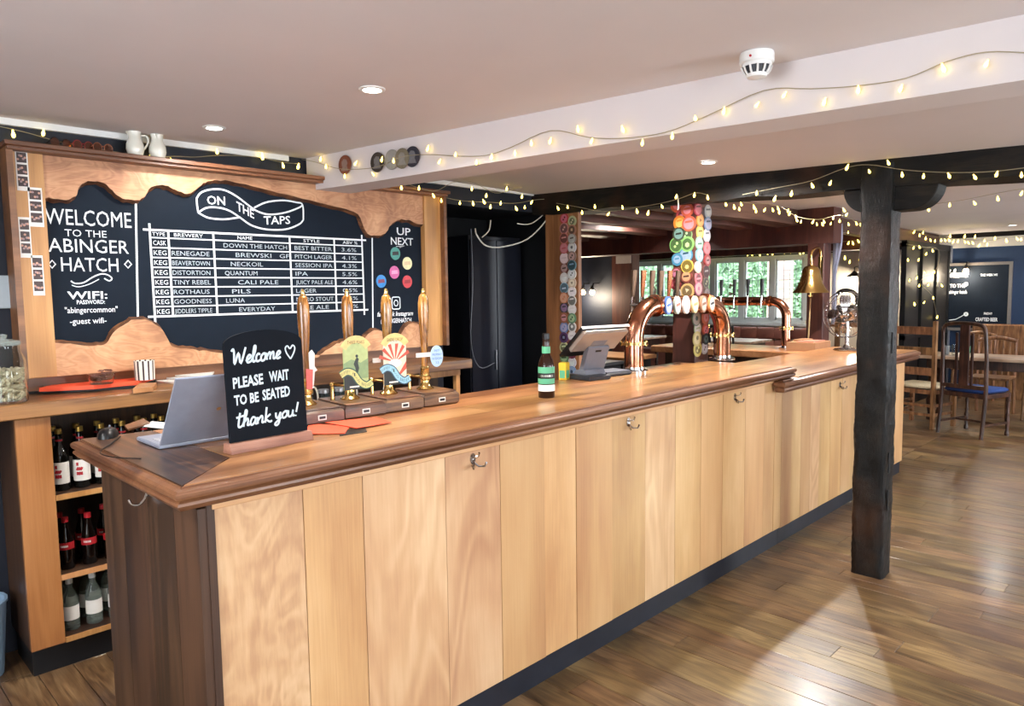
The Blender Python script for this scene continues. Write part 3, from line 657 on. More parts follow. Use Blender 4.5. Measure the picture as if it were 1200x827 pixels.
# ------------------------------------------------------------------ menu board on the back wall
BY = 3.60
mbd = thing('menu_board', 'large framed blackboard drinks menu with live edge wood above and below', 'blackboard', (1.85, 3.68, 1.2))
MB().box(.80, 2.9, 3.64, 3.66, 1.2, 2.165).build('slate', M_chalkb, mbd, world=True)
MB().box(.70, .815, 3.60, 3.68, 1.2, 2.165, None, .003).build('stile', M_frame, mbd, world=True)
MB().box(2.87, 3.0, 3.60, 3.68, 1.2, 2.165, None, .003).build('stile', M_frame, mbd, world=True)
MB().box(.678, .702, 3.56, 3.69, 1.2, 2.165, None, .003).build('side_strip', M_cap, mbd, world=True)
MB().box(2.998, 3.02, 3.56, 3.69, 1.2, 2.165, None, .003).build('side_strip', M_cap, mbd, world=True)
m = MB(); m.box(.67, 3.03, 3.53, 3.695, 2.165, 2.185, None, .003); m.box(.68, 3.02, 3.545, 3.695, 2.15, 2.165, None, .002); m.build('cap', M_cap, mbd, world=True)
def P2(x, y, Y=BY): p = on_y(x, y, Y); return (p.x, p.z)
upe = [(50.8,234),(58,231),(72.5,234.5),(83.4,232.8),(90.7,228),(93,219.5),(99,213.4),(109,211.5),(121,213.4),(130.6,220.7),(138,228),(147.5,232.8),(162,234),(170.5,230.4),(176.5,220.7),(184,217),(198,217.5),(208,223),(217.7,226),(227.3,224.3),(237,216),(246.7,212),(255,210.7),(277,213),(302.5,219.6),(337,227.5),(375,237),(407,245),(421,251),(426,262),(432,273.4),(442,276),(453,273.4),(459,264),(469,257),(480,257.6),(492,263)]
def slab(edge, zc, up_):
    e = smoothline([P2(*p) for p in edge], 4)
    e = [(a, b + noise.noise(Vector((a * 45, b * 45, 1))) * .006 + noise.noise(Vector((a * 120, b * 120, 4))) * .003) for a, b in e]
    e[0] = (.812, e[0][1]); e[-1] = (2.872, e[-1][1])
    m = MB(); n = len(e); v = []; f = []
    fr = [(a, 3.612, b) for a, b in e]; sgn = 1 if up_ else -1
    bk = [(a + noise.noise(Vector((a * 40, 3, 1))) * .006, 3.64, b + sgn * (.014 + .008 * noise.noise(Vector((a * 30, 7, 1))))) for a, b in e]      # bevelled bark edge
    tf = [(a, 3.612, zc) for a, b in e]; tk = [(a, 3.64, zc) for a, b in e]
    v = fr + bk + tf + tk
    for i in range(n - 1): f += [(i, i + 1, 2 * n + i + 1, 2 * n + i), (2 * n + i, 2 * n + i + 1, 3 * n + i + 1, 3 * n + i)]
    f += [(0, n, 3 * n, 2 * n), (n - 1, 2 * n - 1, 4 * n - 1, 3 * n - 1)]
    m.add(v, f); m.cur = 1
    m.add(fr + bk, [(i, i + 1, n + i + 1, n + i) for i in range(n - 1)]); return m
slab(upe, 2.165, False).build('live_edge_slab', [M_burl, M_bark], mbd, world=True)
loe = [(57,401),(83.4,403),(111,405.6),(125,403),(133.5,390),(144.6,381.4),(158.5,374.5),(175,376),(189,384),(197.4,396.7),(204.4,406.5),(222.5,408.7),(239,410.6),(260,413.4),(310,417),(368,420),(379,413),(395.7,403.4),(408,399),(422,402),(432,392),(440,386.7),(448.5,388),(454,395),(468,395),(476,384),(484.6,378.4),(493,379.8)]
slab(loe, 1.2, True).build('live_edge_slab', [M_burl, M_bark], mbd, world=True)
BM = facing_y(3.64)
def W2(x, y): p = on_y(x, y, 3.64); return (p.x, p.z)
def btext(mb, s, xl, xr, yb, hpx, **k):
    a = W2(xl, yb); b = W2(xr, yb); t = W2((xl + xr) / 2, yb - hpx); c = W2((xl + xr) / 2, yb)
    zc = c[1]; text_into(mb, s, a[0], b[0], zc, t[1] - c[1], BM, **k)
def bline(mb, pts, wd, closed=False, sm=0):
    q = [W2(*p) for p in pts]
    if sm: q = smoothline(q, sm)
    mb.ribbon(q, wd, .0012, BM, closed)
L1 = MB()
btext(L1, 'WELCOME', 53, 154, 264.5, 18); btext(L1, 'TO THE', 76, 125, 277.5, 8); btext(L1, 'ABINGER', 57, 151, 296, 15.5); btext(L1, 'HATCH', 72, 139, 318, 16)
for cx in (61, 150): bline(L1, [(cx - 4, 309.5), (cx, 305), (cx + 4, 309.5), (cx, 314)], .006, closed=True)
bline(L1, [(83, 329), (88, 332), (98, 331), (108, 325), (118, 321), (126, 322), (131, 326), (128, 329), (122, 326)], .006, sm=4); bline(L1, [(84, 334), (92, 336), (104, 333), (116, 327)], .004, sm=4)
btext(L1, 'WIFI:', 79, 126, 350, 8.5, bold=.02); btext(L1, 'PASSWORD:', 90, 123, 356, 4.5, bold=.02)
btext(L1, '"abingercommon"', 76, 138, 366, 6.5, bold=.01); btext(L1, '-guest wifi-', 82, 125, 379, 6.5, bold=.01)
bline(L1, [(159, 236), (162, 400)], .009)
bline(L1, [(436, 277), (437, 392)], .009)
btext(L1, 'UP', 465, 481, 275.5, 8.5, bold=.01); btext(L1, 'NEXT', 458, 484, 287, 8.5, bold=.01); bline(L1, [(464, 288.8), (474, 288), (468, 290)], .003)
btext(L1, 'facebook Instagram', 442, 484, 370, 5, shear=.25, bold=.015); btext(L1, '@ABINGERHATCH', 446, 482, 378, 5, bold=.015)
# camera shaped social mark
def rr(cx, cy, w_, h_, r_):
    out = []
    for (sx, sy, a0) in ((1, 1, 0), (-1, 1, 90), (-1, -1, 180), (1, -1, 270)):
        for k in range(5): a = math.radians(a0 + k * 22.5); out.append((cx + sx * (w_ - r_) + r_ * math.cos(a), cy + sy * (h_ - r_) + r_ * math.sin(a)))
    return out
c0 = W2(464, 355); L1.ribbon(rr(c0[0], c0[1], .03, .037, .012), .006, .0012, BM, True)
L1.ribbon([(c0[0] + .015 * math.cos(2 * PI * k / 16), c0[1] + .018 * math.sin(2 * PI * k / 16)) for k in range(16)], .005, .0012, BM, True)
# moebius ribbon
LW = .0085
for crv in ([(222,165),(240,143),(280,132),(325,135),(370,158),(410,188),(445,212),(490,225),(550,218),(600,200),(614,190)], [(228,218),(260,200),(305,200),(345,212),(385,238),(425,265),(480,280),(550,280),(600,262),(617,245)],
            [(222,165),(224,192),(228,218)], [(228,218),(265,237),(320,243),(365,238),(385,235)], [(435,200),(480,180),(540,173),(590,180),(614,190),(617,245)]):
    bline(L1, [(160 + a_ / 3.158, 180 + b_ / 3.158) for a_, b_ in crv], LW, sm=5)
text_into(L1, 'ON', *[W2(a, 243)[0] for a in (243, 264)], W2(254, 240)[1], .042, BM, bold=.01, slope=.02)
text_into(L1, 'THE', W2(277, 240)[0], W2(297, 240)[0], W2(277, 246)[1], .045, BM, bold=.01, slope=-.42)
text_into(L1, 'TAPS', W2(309, 260)[0], W2(340, 260)[0], W2(310, 263)[1], .042, BM, bold=.01, slope=.08)
# table
cols = [W2(177, 300)[0], W2(198.5, 300)[0], W2(251, 300)[0], W2(340, 300)[0], W2(392, 300)[0], W2(424.5, 300)[0]]
ZT, ZB = 1.862, 1.446
rows = [ZT - .004, ZT - .04] + [ZT - .04 - (ZT - .04 - ZB) * k / 8 for k in range(1, 9)]
for i, xx in enumerate(cols):
    ext = .03 if i in (0, 5) else 0
    L1.ribbon([(xx, rows[0] + ext), (xx + .002, rows[-1] - ext)], .010, .0012, BM)
for i, zz in enumerate(rows):
    ext = .03 if i in (0, 9) else 0
    L1.ribbon([(cols[0] - ext, zz), (cols[-1] + ext, zz)], .010 if i in (0, 9) else .0065, .0012, BM)
L2 = MB()
def cell(s, r_, c_, fr=0.12, frr=None, faint=True):
    if not s: return
    a, b = cols[c_], cols[c_ + 1]; w_ = b - a; n = len(s)
    tw = min(w_ * (.7 if c_ == 0 else .84), n * (.025 if r_ else .02)); x0 = a + w_ * fr if frr is None else a + w_ * frr
    x0 = min(x0, b - tw - .006); z0 = rows[r_ + 1]; hh = rows[r_] - z0
    text_into(L2 if faint else L1, s, x0, x0 + tw, z0 + hh * .26, hh * .46, BM)
for c_, s in enumerate(['TYPE', 'BREWERY', 'NAME', 'STYLE', 'ABV %']): cell(s, 0, c_, .3 if c_ > 1 else .12, faint=False)
TAB = [('CASK', '', 'DOWN THE HATCH', 'BEST BITTER', '3.6%'), ('KEG', 'RENEGADE', 'BREWSKI   GF', 'PITCH LAGER', '4.1%'), ('KEG', 'BEAVERTOWN', 'NECKOIL', 'SESSION IPA', '4.3%'), ('KEG', 'DISTORTION', 'QUANTUM', 'IPA', '5.5%'),
       ('KEG', 'TINY REBEL', 'CALI PALE', 'JUICY PALE ALE', '4.6%'), ('KEG', 'ROTHAUS', 'PILS', 'LAGER', '0.5%'), ('KEG', 'GOODNESS', 'LUNA', 'NITRO STOUT', '4.5%'), ('KEG', 'JIDDLERS TIPPLE', 'EVERYDAY', 'PALE ALE', '4.2%')]
for r_, row in enumerate(TAB):
    for c_, s in enumerate(row): cell(s, r_ + 1, c_, {0: .15, 1: .05, 2: .12 + .08 * ((r_ * 2) % 3), 3: .1, 4: .25}[c_], faint=not (c_ == 0))
tag(L1.build('chalk_lettering', M_chalk, mbd, world=True), kind='stuff'); tag(L2.build('chalk_lettering', M_chalkf, mbd, world=True), kind='stuff')
for (px, py, rgb, w2) in [(463, 297, (60, 140, 130), (30, 30, 34)), (477, 308.5, (224, 218, 170), (214, 190, 150)), (462, 319, (196, 90, 150), (220, 150, 190)), (446.5, 329.5, (46, 130, 200), (120, 60, 80)), (477, 330, (200, 60, 70), (150, 40, 50))]:
    c = W2(px, py); m = MB(); cc = [(c[0] + .036 * math.cos(2 * PI * k / 24), c[1] + .039 * math.sin(2 * PI * k / 24)) for k in range(24)]
    m.prism(cc, 0, .004, BM); m.cur = 1; m.prism([(c[0] - .024, c[1] - .012), (c[0] + .024, c[1] - .008), (c[0] + .022, c[1] + .014), (c[0] - .022, c[1] + .01)], .004, .0045, BM)
    m.build('round_sticker', [badge_mat(rgb), badge_mat(w2)], mbd, world=True)
# photo strips on the left stile
def strip(pts, label, seed):
    tl, br = on_y(*pts[0], 3.598), on_y(*pts[1], 3.598); rn = random.Random(seed)
    t = thing('photo_strip', label, 'photo strip', ((tl.x + br.x) / 2, 3.599, br.z), 0, 'photo strips on the left stile of the board')
    M = facing_y(3.5985); m = MB(); m.prism([(tl.x, br.z), (br.x, br.z), (br.x, tl.z), (tl.x, tl.z)], 0, .0008, M); cd_ = m.build('card', M_paper, t, world=True)
    h_ = (tl.z - br.z) * .88 / 3; wd = br.x - tl.x
    for k in range(3):
        z0 = tl.z - .006 - (k + 1) * h_ + .004; a, b = tl.x + wd * .1, br.x - wd * .1; p = MB()
        p.prism([(a, z0), (b, z0), (b, z0 + h_ - .008), (a, z0 + h_ - .008)], .0009, .0012, M)
        for q in range(5):
            p.cur = 1 + q % 2; cx = a + (b - a) * (q + .6) / 5.4; cz = z0 + h_ * rn.uniform(.2, .65); r_ = h_ * .1
            p.prism([(cx + r_ * math.cos(2 * PI * j / 8), cz + r_ * math.sin(2 * PI * j / 8)) for j in range(8)], .0012 + .0001 * q, .0015 + .0001 * q, M)
        p.build('photo', [badge_mat((58, 40, 38)), badge_mat((186, 138, 118)), badge_mat((150, 120, 120))], cd_, world=True)
strip(((17, 175), (35, 224)), 'topmost photo booth strip on the board frame, in the corner', 1)
strip(((32, 219), (52, 266)), 'second photo booth strip, overlapping the blackboard edge', 2)
strip(((21, 254), (38, 302)), 'photo booth strip third from top, against the outer frame edge', 3)
strip(((36, 299), (53, 346)), 'lowest photo booth strip on the board frame', 4)

# ------------------------------------------------------------------ shelf-top items
def jug(px, label, flip):
    p = on_y(px, 185, 3.6); t = thing('jug', label, 'jug', (p.x, 3.61, 2.185), flip, 'cream jugs on the menu board')
    s = .82
    m = MB(); m.lathe([(.0, 0), (.034 * s, 0), (.036 * s, .004), (.047 * s, .035), (.045 * s, .06), (.032 * s, .085), (.033 * s, .105), (.038 * s, .12), (.034 * s, .12), (.028 * s, .1), (.027 * s, .085), (.04 * s, .055), (.03 * s, .012), (0, .01)], 20, cap=False)
    m.build('body', M_cream, t, smooth=50)
    MB().tube(smoothline([(.034 * s, 0, .1), (.06 * s, 0, .1), (.068 * s, 0, .075), (.05 * s, 0, .045), (.042 * s, 0, .04)], 4), .0045, 6).build('handle', M_cream, t, smooth=60)
    m = MB(); m.add([(-.03 * s, -.012, .119), (-.03 * s, .012, .119), (-.055 * s, 0, .128), (-.03 * s, 0, .095)], [(0, 2, 3), (1, 3, 2), (0, 1, 2)]); m.build('spout', M_cream, t)
jug(160, 'left cream jug on the menu board, its handle to the right', -.3); jug(186, 'right cream jug on the menu board, its spout forward', 1.2)
def glasses(px, lab, mat):
    p = on_y(px, 178, 3.6); t = thing('sunglasses', lab, 'sunglasses', (p.x, 3.6, 2.1855), .2, 'sunglasses on top of the menu board'); t.scale = (.72, .72, .9)
    m = MB()
    for s in (-1, 1): m.tube([(s * .033 + .026 * math.cos(2 * PI * k / 16), 0, .024 + .023 * math.sin(2 * PI * k / 16)) for k in range(16)], .0022, 5, closed=True)
    m.tube([(-.008, 0, .03), (0, 0, .034), (.008, 0, .03)], .002, 5); m.build('frame', mat, t)
    for s in (-1, 1): MB().prism([(s * .033 + .025 * math.cos(2 * PI * k / 16), .024 + .022 * math.sin(2 * PI * k / 16)) for k in range(16)], -.001, .001, Matrix.Rotation(PI / 2, 4, 'X')).build('lens', M_amberglass, t)
    m = MB(); m.tube([(-.06, 0, .03), (-.062, .1, .01)], .002, 5); m.tube([(.06, 0, .03), (.062, .1, .01)], .002, 5); m.build('temple', mat, t)
glasses(72, 'black framed glasses at the left end of the board top', M_bplast); glasses(98, 'red framed glasses on the board top', plain('red_frame', (140, 40, 40), .3)); glasses(121, 'orange tinted glasses on the board top, nearest the jugs', plain('amber_frame', (150, 90, 60), .3))
m = MB(); m.box(1.7, 2.05, 3.6, 3.66, 2.186, 2.2); tag(m.build('black_strip', M_dgrey), 'flat grey strip lying on top of the menu board', 'strip')

# ------------------------------------------------------------------ back counter
bcn = thing('back_cabinet', 'oak back bar cabinet with open bottle shelves under the menu board', 'cabinet', (.6, 3.33, 0))
MB().box(.60, .72, 3.335, 3.36, .12, 1.068, None, .003).build('front_board', M_cabinet, bcn, world=True)
MB().box(.60, .625, 3.36, 3.69, .12, 1.068).build('side_panel', M_enddark, bcn, world=True)
MB().box(.62, 3.0, 3.66, 3.69, .0, 1.068).build('back_panel', M_enddark, bcn, world=True)
MB().box(.61, 2.95, 3.38, 3.66, 0, .115).build('plinth', M_black, bcn, world=True)
for zz in (.12, .385, .72):
    s = MB().box(.722, 2.6, 3.345, 3.66, zz, zz + .018, None, .002).build('shelf', M_enddark, bcn, world=True)
    MB().box(.722, 2.6, 3.337, 3.3445, zz - .002, zz + .02).build('shelf_edge', M_frame, bcn, world=True)
for xx in (1.62, 2.6): MB().box(xx, xx + .02, 3.35, 3.66, .12, 1.068).build('divider', M_enddark, bcn, world=True)
MB().box(2.9, 2.93, 3.36, 3.39, 0, 1.068).build('leg', M_frame, bcn, world=True); MB().box(2.6, 2.93, 3.355, 3.375, 1.03, 1.068).build('rail', M_frame, bcn, world=True)
bct = thing('back_worktop', 'dark oak worktop under the menu board', 'worktop', (1.6, 3.5, 1.07))
MB().box(.28, 2.98, 3.30, 3.69, 1.072, 1.13, None, .004).build('slab', wood('worktop_oak', (74, 46, 28), (112, 74, 44), (160, 112, 66), 'x', .8, 8, 3, .35, .5, .6, .05, coat=.3, stain=.6, stainc=(60, 40, 30)), bct, world=True)
MB().box(.28, 2.98, 3.66, 3.69, 1.131, 1.199).build('upstand', M_cap, bct, world=True)
def bottle(name, prof, cap, labels, mat, capmat, label, cat, loc, group, nseg=14, rz=0):
    t = thing(name, label, cat, loc, rz, group)
    MB().lathe([(0, 0)] + prof, nseg, cap=False).build('glass', mat, t, smooth=50)
    zt = prof[-1][1]; MB().lathe([(cap[0], zt - cap[1] * .6), (cap[0], zt + cap[1] * .4), (cap[0] * .9, zt + cap[1] * .4 + .001)], 12).build('cap', capmat, t, smooth=40)
    for (r, z0, z1, m_) in labels: MB().lathe([(r, z0), (r, z1)], nseg, cap=False).build('paper_label', m_, t, smooth=60)
    return t
profA = [(.030, 0), (.032, .005), (.032, .14), (.026, .17), (.014, .19), (.0125, .24), (.0125, .25)]
cid = bottle('cider_bottle', profA, (.014, .02), [(.0325, .03, .12, M_wlabel), (.0135, .19, .215, M_red)], M_darkglass, M_gold, 'dark cider bottle with cream rose label, leftmost on the top shelf', 'bottle', (.765, 3.43, .739), 'bottles on the top back bar shelf')
m = MB()
for k in range(7):
    a = -PI / 2 + (k % 3 - 1) * .22 - .5; z = .062 + (k // 3) * .02
    c = (.0331 * math.cos(a), .0331 * math.sin(a)); m.cbox((0, 0, 0), (.009, .001, .014), Matrix.Translation((c[0], c[1], z)) @ Matrix.Rotation(a + PI / 2, 4, 'Z') @ Matrix.Rotation(.5 * (k % 2), 4, 'Y'))
rose = m.build('printed_rose', M_red, cid)
spots = []
for i in range(10):
    for j in (0, 1):
        if i or j: spots.append((.765 + .083 * i + random.uniform(-.006, .006), 3.43 + .09 * j, .739, i, j))
for (x, y, z, i, j) in spots:
    o = copy_tree(cid); o.location = (x, y, z)
    o['label'] = 'dark cider bottle on the top shelf, %s from left in its %s row' % (ORD[i], 'front' if j == 0 else 'rear')
    if j == 0 and i == 1: o['label'] = 'dark cider bottle with cream rose label, second from left on the top shelf'
    if j == 0 and i == 2: o['label'] = 'pale labelled bottle third from left on the top shelf, cut by the counter'
profC = [(.027, 0), (.029, .004), (.027, .06), (.029, .1), (.026, .13), (.014, .17), (.012, .2), (.012, .21)]
col_ = bottle('cola_bottle', profC, (.0135, .02), [(.0295, .085, .115, M_red)], M_cola, M_red, 'small cola bottle with red label, leftmost on the middle shelf', 'bottle', (.765, 3.42, .404), 'cola bottles on the middle shelf')
m = MB()
for k in range(5): a = -PI / 2 - .5 + (k - 2) * .2; m.cbox((0, 0, 0), (.004, .0008, .008), Matrix.Translation((.0299 * math.cos(a), .0299 * math.sin(a), .1)) @ Matrix.Rotation(a + PI / 2, 4, 'Z'))
m.build('white_script', M_wlabel, col_)
for i in range(5):
    for j in (0, 1):
        if i or j:
            o = copy_tree(col_); o.location = (.765 + .085 * i, 3.42 + .09 * j, .404)
            o['label'] = ['', 'small cola bottle with red label, second from left on the middle shelf', 'small cola bottle with red label, third from left on the middle shelf'][i] if (j == 0 and 0 < i < 3) else 'small cola bottle on the middle shelf, %s from left in the %s row' % (ORD[i], 'front' if j == 0 else 'rear')
profW = [(.03, 0), (.032, .005), (.032, .12), (.027, .15), (.013, .175), (.012, .205), (.012, .21)]
tw = bottle('tonic_bottle', profW, (.014, .022), [(.0325, .045, .105, M_wlabel)], M_clearb, M_white, 'clear mixer bottle with white cap, leftmost on the bottom shelf', 'bottle', (.765, 3.42, .139), 'clear mixer bottles on the bottom shelf')
for i in range(5):
    for j in (0, 1):
        if i or j:
            o = copy_tree(tw); o.location = (.765 + .088 * i, 3.42 + .095 * j, .139)
            o['label'] = ['', 'clear mixer bottle with white cap, second from left on the bottom shelf', 'clear mixer bottle with white cap, third from left on the bottom shelf'][i] if (j == 0 and 0 < i < 3) else 'clear mixer bottle on the bottom shelf, %s from left in the %s row' % (ORD[i], 'front' if j == 0 else 'rear')

# items on the worktop (z 1.13)
TZ = 1.1305
p = on_y(8, 463, 3.42); jr = thing('glass_jar', 'large glass jar of pale snacks at the left end of the worktop', 'jar', (p.x, 3.42, TZ + .0005))
MB().lathe([(0, 0), (.068, 0), (.072, .006), (.072, .17), (.056, .2), (.056, .225), (.054, .225), (.054, .2), (.069, .168), (.069, .008), (0, .006)], 28, cap=False).build('glass', M_glass, jr, smooth=50)
MB().lathe([(.058, .226), (.06, .232), (.06, .242), (.03, .25), (.012, .252), (.016, .268), (0, .272)], 24).build('lid', plain('jar_lid', (196, 206, 200), .1, trans=.7, var=0), jr, smooth=50)
m = MB(); rn = random.Random(3)
for k in range(420):
    a = rn.uniform(0, 2 * PI); r = .057 * math.sqrt(rn.random() if k % 3 else 1); z = .014 + .12 * rn.random()
    d = Vector((rn.gauss(0, 1), rn.gauss(0, 1), rn.gauss(0, .6))).normalized() * .009; c = Vector((r * math.cos(a), r * math.sin(a), z))
    m.tube([c - d, c - d * .5, c + d * .5, c + d], [.003, .0062, .0062, .003], 6)
tag(m.build('snacks', plain('peanut_shell', (236, 218, 184), .7, bump=.4, scale=200), jr, smooth=70), kind='stuff')
def flat(name, label, cat, pix, z0, z1, mat, group=None):
    pts = [on_z(x, y, z0) for x, y in pix]; cx = sum(q.x for q in pts) / len(pts); cy = sum(q.y for q in pts) / len(pts)
    pts = [(q.x, min(max(q.y, 3.29), 3.65)) if q.y > 3 else (q.x, q.y) for q in pts]
    m = MB(); m.prism(pts, z0, z1); o = m.build(name, mat); return tag(o, label, cat, group)
flat('folder', 'black menu folder under the orange sheets on the worktop', 'folder', [(34, 462), (158, 455), (150, 440), (60, 440)], TZ, TZ + .012, M_bplast)
flat('folder', 'orange card menus lying on the black folder on the worktop', 'folder', [(46, 459), (110, 456), (166, 450), (160, 440), (32, 446)], TZ + .0125, TZ + .03, M_orange)
flat('paper_sheet', 'crumpled white sheet at the left behind the orange menus', 'paper', [(28, 446), (64, 446), (64, 438), (30, 436)], TZ + .0225, TZ + .026, M_paper)
rn = random.Random(5)
for i, (a, b, c, d, lb) in enumerate([((165, 444), (208, 450), (215, 441), (180, 438), 'lowest white sheet of the paper pile right of the orange menus'), ((180, 441), (226, 446), (232, 439), (200, 436), 'middle white sheet of the paper pile behind the laptop'), ((200, 440), (246, 443), (246, 436), (215, 434), 'topmost white sheet of the paper pile behind the laptop')]):
    flat('paper_sheet', lb, 'paper', [a, b, c, d], TZ + i * .009, TZ + i * .009 + .007, M_paper, 'papers on the worktop')
flat('wooden_block', 'light wooden block at the front of the worktop beside the folders', 'block', [(160, 462), (186, 460), (184, 453), (163, 454)], TZ, TZ + .02, M_frame)
p = on_z(118, 440, TZ); t = thing('striped_cup', 'black and white striped cup on the worktop', 'cup', (p.x, 3.52, TZ + .031))
m = MB(); n = 36
for k in range(n):
    a0, a1 = 2 * PI * k / n, 2 * PI * (k + 1) / n; m.cur = 0 if k % 3 else 1
    m.add([(.042 * math.cos(a0), .042 * math.sin(a0), 0), (.042 * math.cos(a1), .042 * math.sin(a1), 0), (.044 * math.cos(a1), .044 * math.sin(a1), .088), (.044 * math.cos(a0), .044 * math.sin(a0), .088)], [(0, 1, 2, 3)])
m.build('wall', [M_cream, plain('cup_stripe', (52, 30, 34), .4)], t)
MB().lathe([(0, 0), (.041, 0), (.041, .08), (0, .08)], 24, cap=False).build('filling', M_cream, t)
p = on_z(82, 442, TZ + .022); t = thing('glass_bowl', 'small clear glass bowl of sachets on the worktop', 'bowl', (p.x, 3.5, TZ + .0315))
MB().lathe([(0, 0), (.045, 0), (.055, .045), (.052, .045), (.043, .004), (0, .004)], 22, cap=False).build('bowl', M_glass, t, smooth=50)
m = MB(); rn = random.Random(8)
for k in range(26): m.cbox((0, 0, 0), (.035, .012, .0015), Matrix.Translation((rn.uniform(-.028, .028), rn.uniform(-.028, .028), .012 + .05 * rn.random())) @ Matrix.Rotation(rn.uniform(0, 3), 4, 'Z') @ Matrix.Rotation(rn.uniform(-.7, .7), 4, 'X'))
tag(m.build('sachets', plain('sachet_red', (120, 76, 66), .5, var=.3, scale=80), t), kind='stuff')
p = on_y(0, 345, 3.69); tag(MB().box(p.x - .1, p.x + .055, 3.68, 3.695, 1.5, 1.64, None, .003).build('wall_notice', plain('pale_notice', (176, 188, 196), .6)), 'pale grey notice on the navy wall left of the menu board', 'notice')
p = on_z(2, 765, 0); t = thing('bin', 'pale blue plastic bin on the floor left of the cabinet', 'bin', (p.x - .12, 3.55, 0))
MB().lathe([(.0, 0), (.1, 0), (.125, .3), (.13, .3), (.13, .31), (.12, .31), (.095, .01), (0, .01)], 20, cap=False).build('body', plain('pale_blue_plastic', (150, 180, 206), .4), t, smooth=40)

# ------------------------------------------------------------------ recess fittings
t = thing('dark_cupboard', 'tall black cupboard inside the dark recess', 'cupboard', (3.75, 4.1, 0))
MB().box(3.55, 4.1, 3.95, 4.3, 0, 1.96, None, .004).build('body', plain('recess_navy', (13, 15, 24), .5), t, world=True)
dr = MB().box(3.56, 3.82, 3.935, 3.949, .04, 1.93, None, .003).build('door', plain('recess_navy2', (16, 20, 32), .4), t, world=True); MB().box(3.79, 3.80, 3.92, 3.935, .95, 1.1).build('handle', M_steel, dr, world=True)
MB().box(3.83, 4.09, 3.935, 3.949, .04, 1.93, None, .003).build('door', plain('recess_navy2', (16, 20, 32), .4), t, world=True)
def cable(name, label, pts, r, mat=None, cat='cable', group=None):
    m = MB(); m.tube(smoothline([tuple(q) for q in pts], 5), r, 6); return tag(m.build(name, mat or M_cable, None, smooth=60), label, cat, group)
def Yp(x, y, Y): return on_y(x, y, Y)
cable('power_cable', 'white cable looping from the corner post down across the dark recess', [Yp(657, 226, 3.58), Yp(650, 236, 3.58), Yp(640, 258, 3.6), Yp(618, 280, 3.62), Yp(590, 289, 3.62), Yp(570, 288, 3.62), Yp(559, 276, 3.64), Yp(557, 268, 3.68)], .005)
cable('power_cable', 'second white cable draped above the recess beside the corner post', [Yp(654, 228, 3.6), Yp(640, 248, 3.62), Yp(622, 262, 3.64), Yp(606, 262, 3.68)], .004)
cable('power_cable', 'short white cable hanging at the top of the recess', [Yp(575, 258, 3.68), Yp(573, 270, 3.68), Yp(565, 278, 3.68)], .004)
cable('power_cable', 'thin dark wire dangling down inside the recess', [Yp(552, 268, 3.9), Yp(554, 330, 3.9), Yp(552, 400, 3.9), Yp(562, 430, 3.9), Yp(580, 425, 3.9)], .003, M_gplast)
cable('power_cable', 'pair of white wires dropping from the ceiling to the badge pillar', [on_x(789, 211, 4.03), on_x(793, 222, 4.0), on_x(795, 240, 3.965), on_x(794, 246, 3.965)], .004)

# ------------------------------------------------------------------ beer pumps
def pump_parts(t):
    MB().box(-.086, .086, -.12, .12, 0, .05, None, .008).build('block', M_pumpblock, t)
    MB().box(-.078, .078, -.112, .112, .05, .058, None, .003).build('block_cap', M_pumpblock, t)
    MB().lathe([(.036, .058), (.037, .062), (.026, .07), (.019, .078), (.0185, .095), (.024, .1), (.0245, .112), (.0185, .116), (.018, .14), (.02, .145), (.016, .155)], 20).build('brass_collar', M_brass, t, smooth=40)
    prof = [(.0125, .15), (.0135, .2), (.0155, .26), (.02, .33), (.0225, .385), (.022, .42), (.017, .447), (.009, .457)]
    MB().lathe(prof, 22).build('handle', M_pumpwood, t, smooth=60)
    MB().lathe([(.009, .456), (.0105, .459), (.007, .463), (.0075, .47), (.006, .476), (.003, .479)], 14).build('finial', M_brass, t, smooth=40)
    m = MB(); m.lathe([(.009, .058), (.007, .066), (.007, .11), (.011, .114), (.011, .122), (.007, .126)], 12, Matrix.Translation((-.058, .03, 0))); m.tube([(-.058, .03, .118), (-.03, .02, .112), (-.01, 0, .108)], .005, 6); m.build('spring_rod', M_brass, t, smooth=40)
    m = MB(); m.box(-.016, .016, -.1215, -.12, .016, .034); np_ = m.build('name_plate', M_wlabel, t); m = MB(); m.box(-.012, .012, -.1222, -.1216, .02, .03); m.build('plate_print', M_bplast, np_)
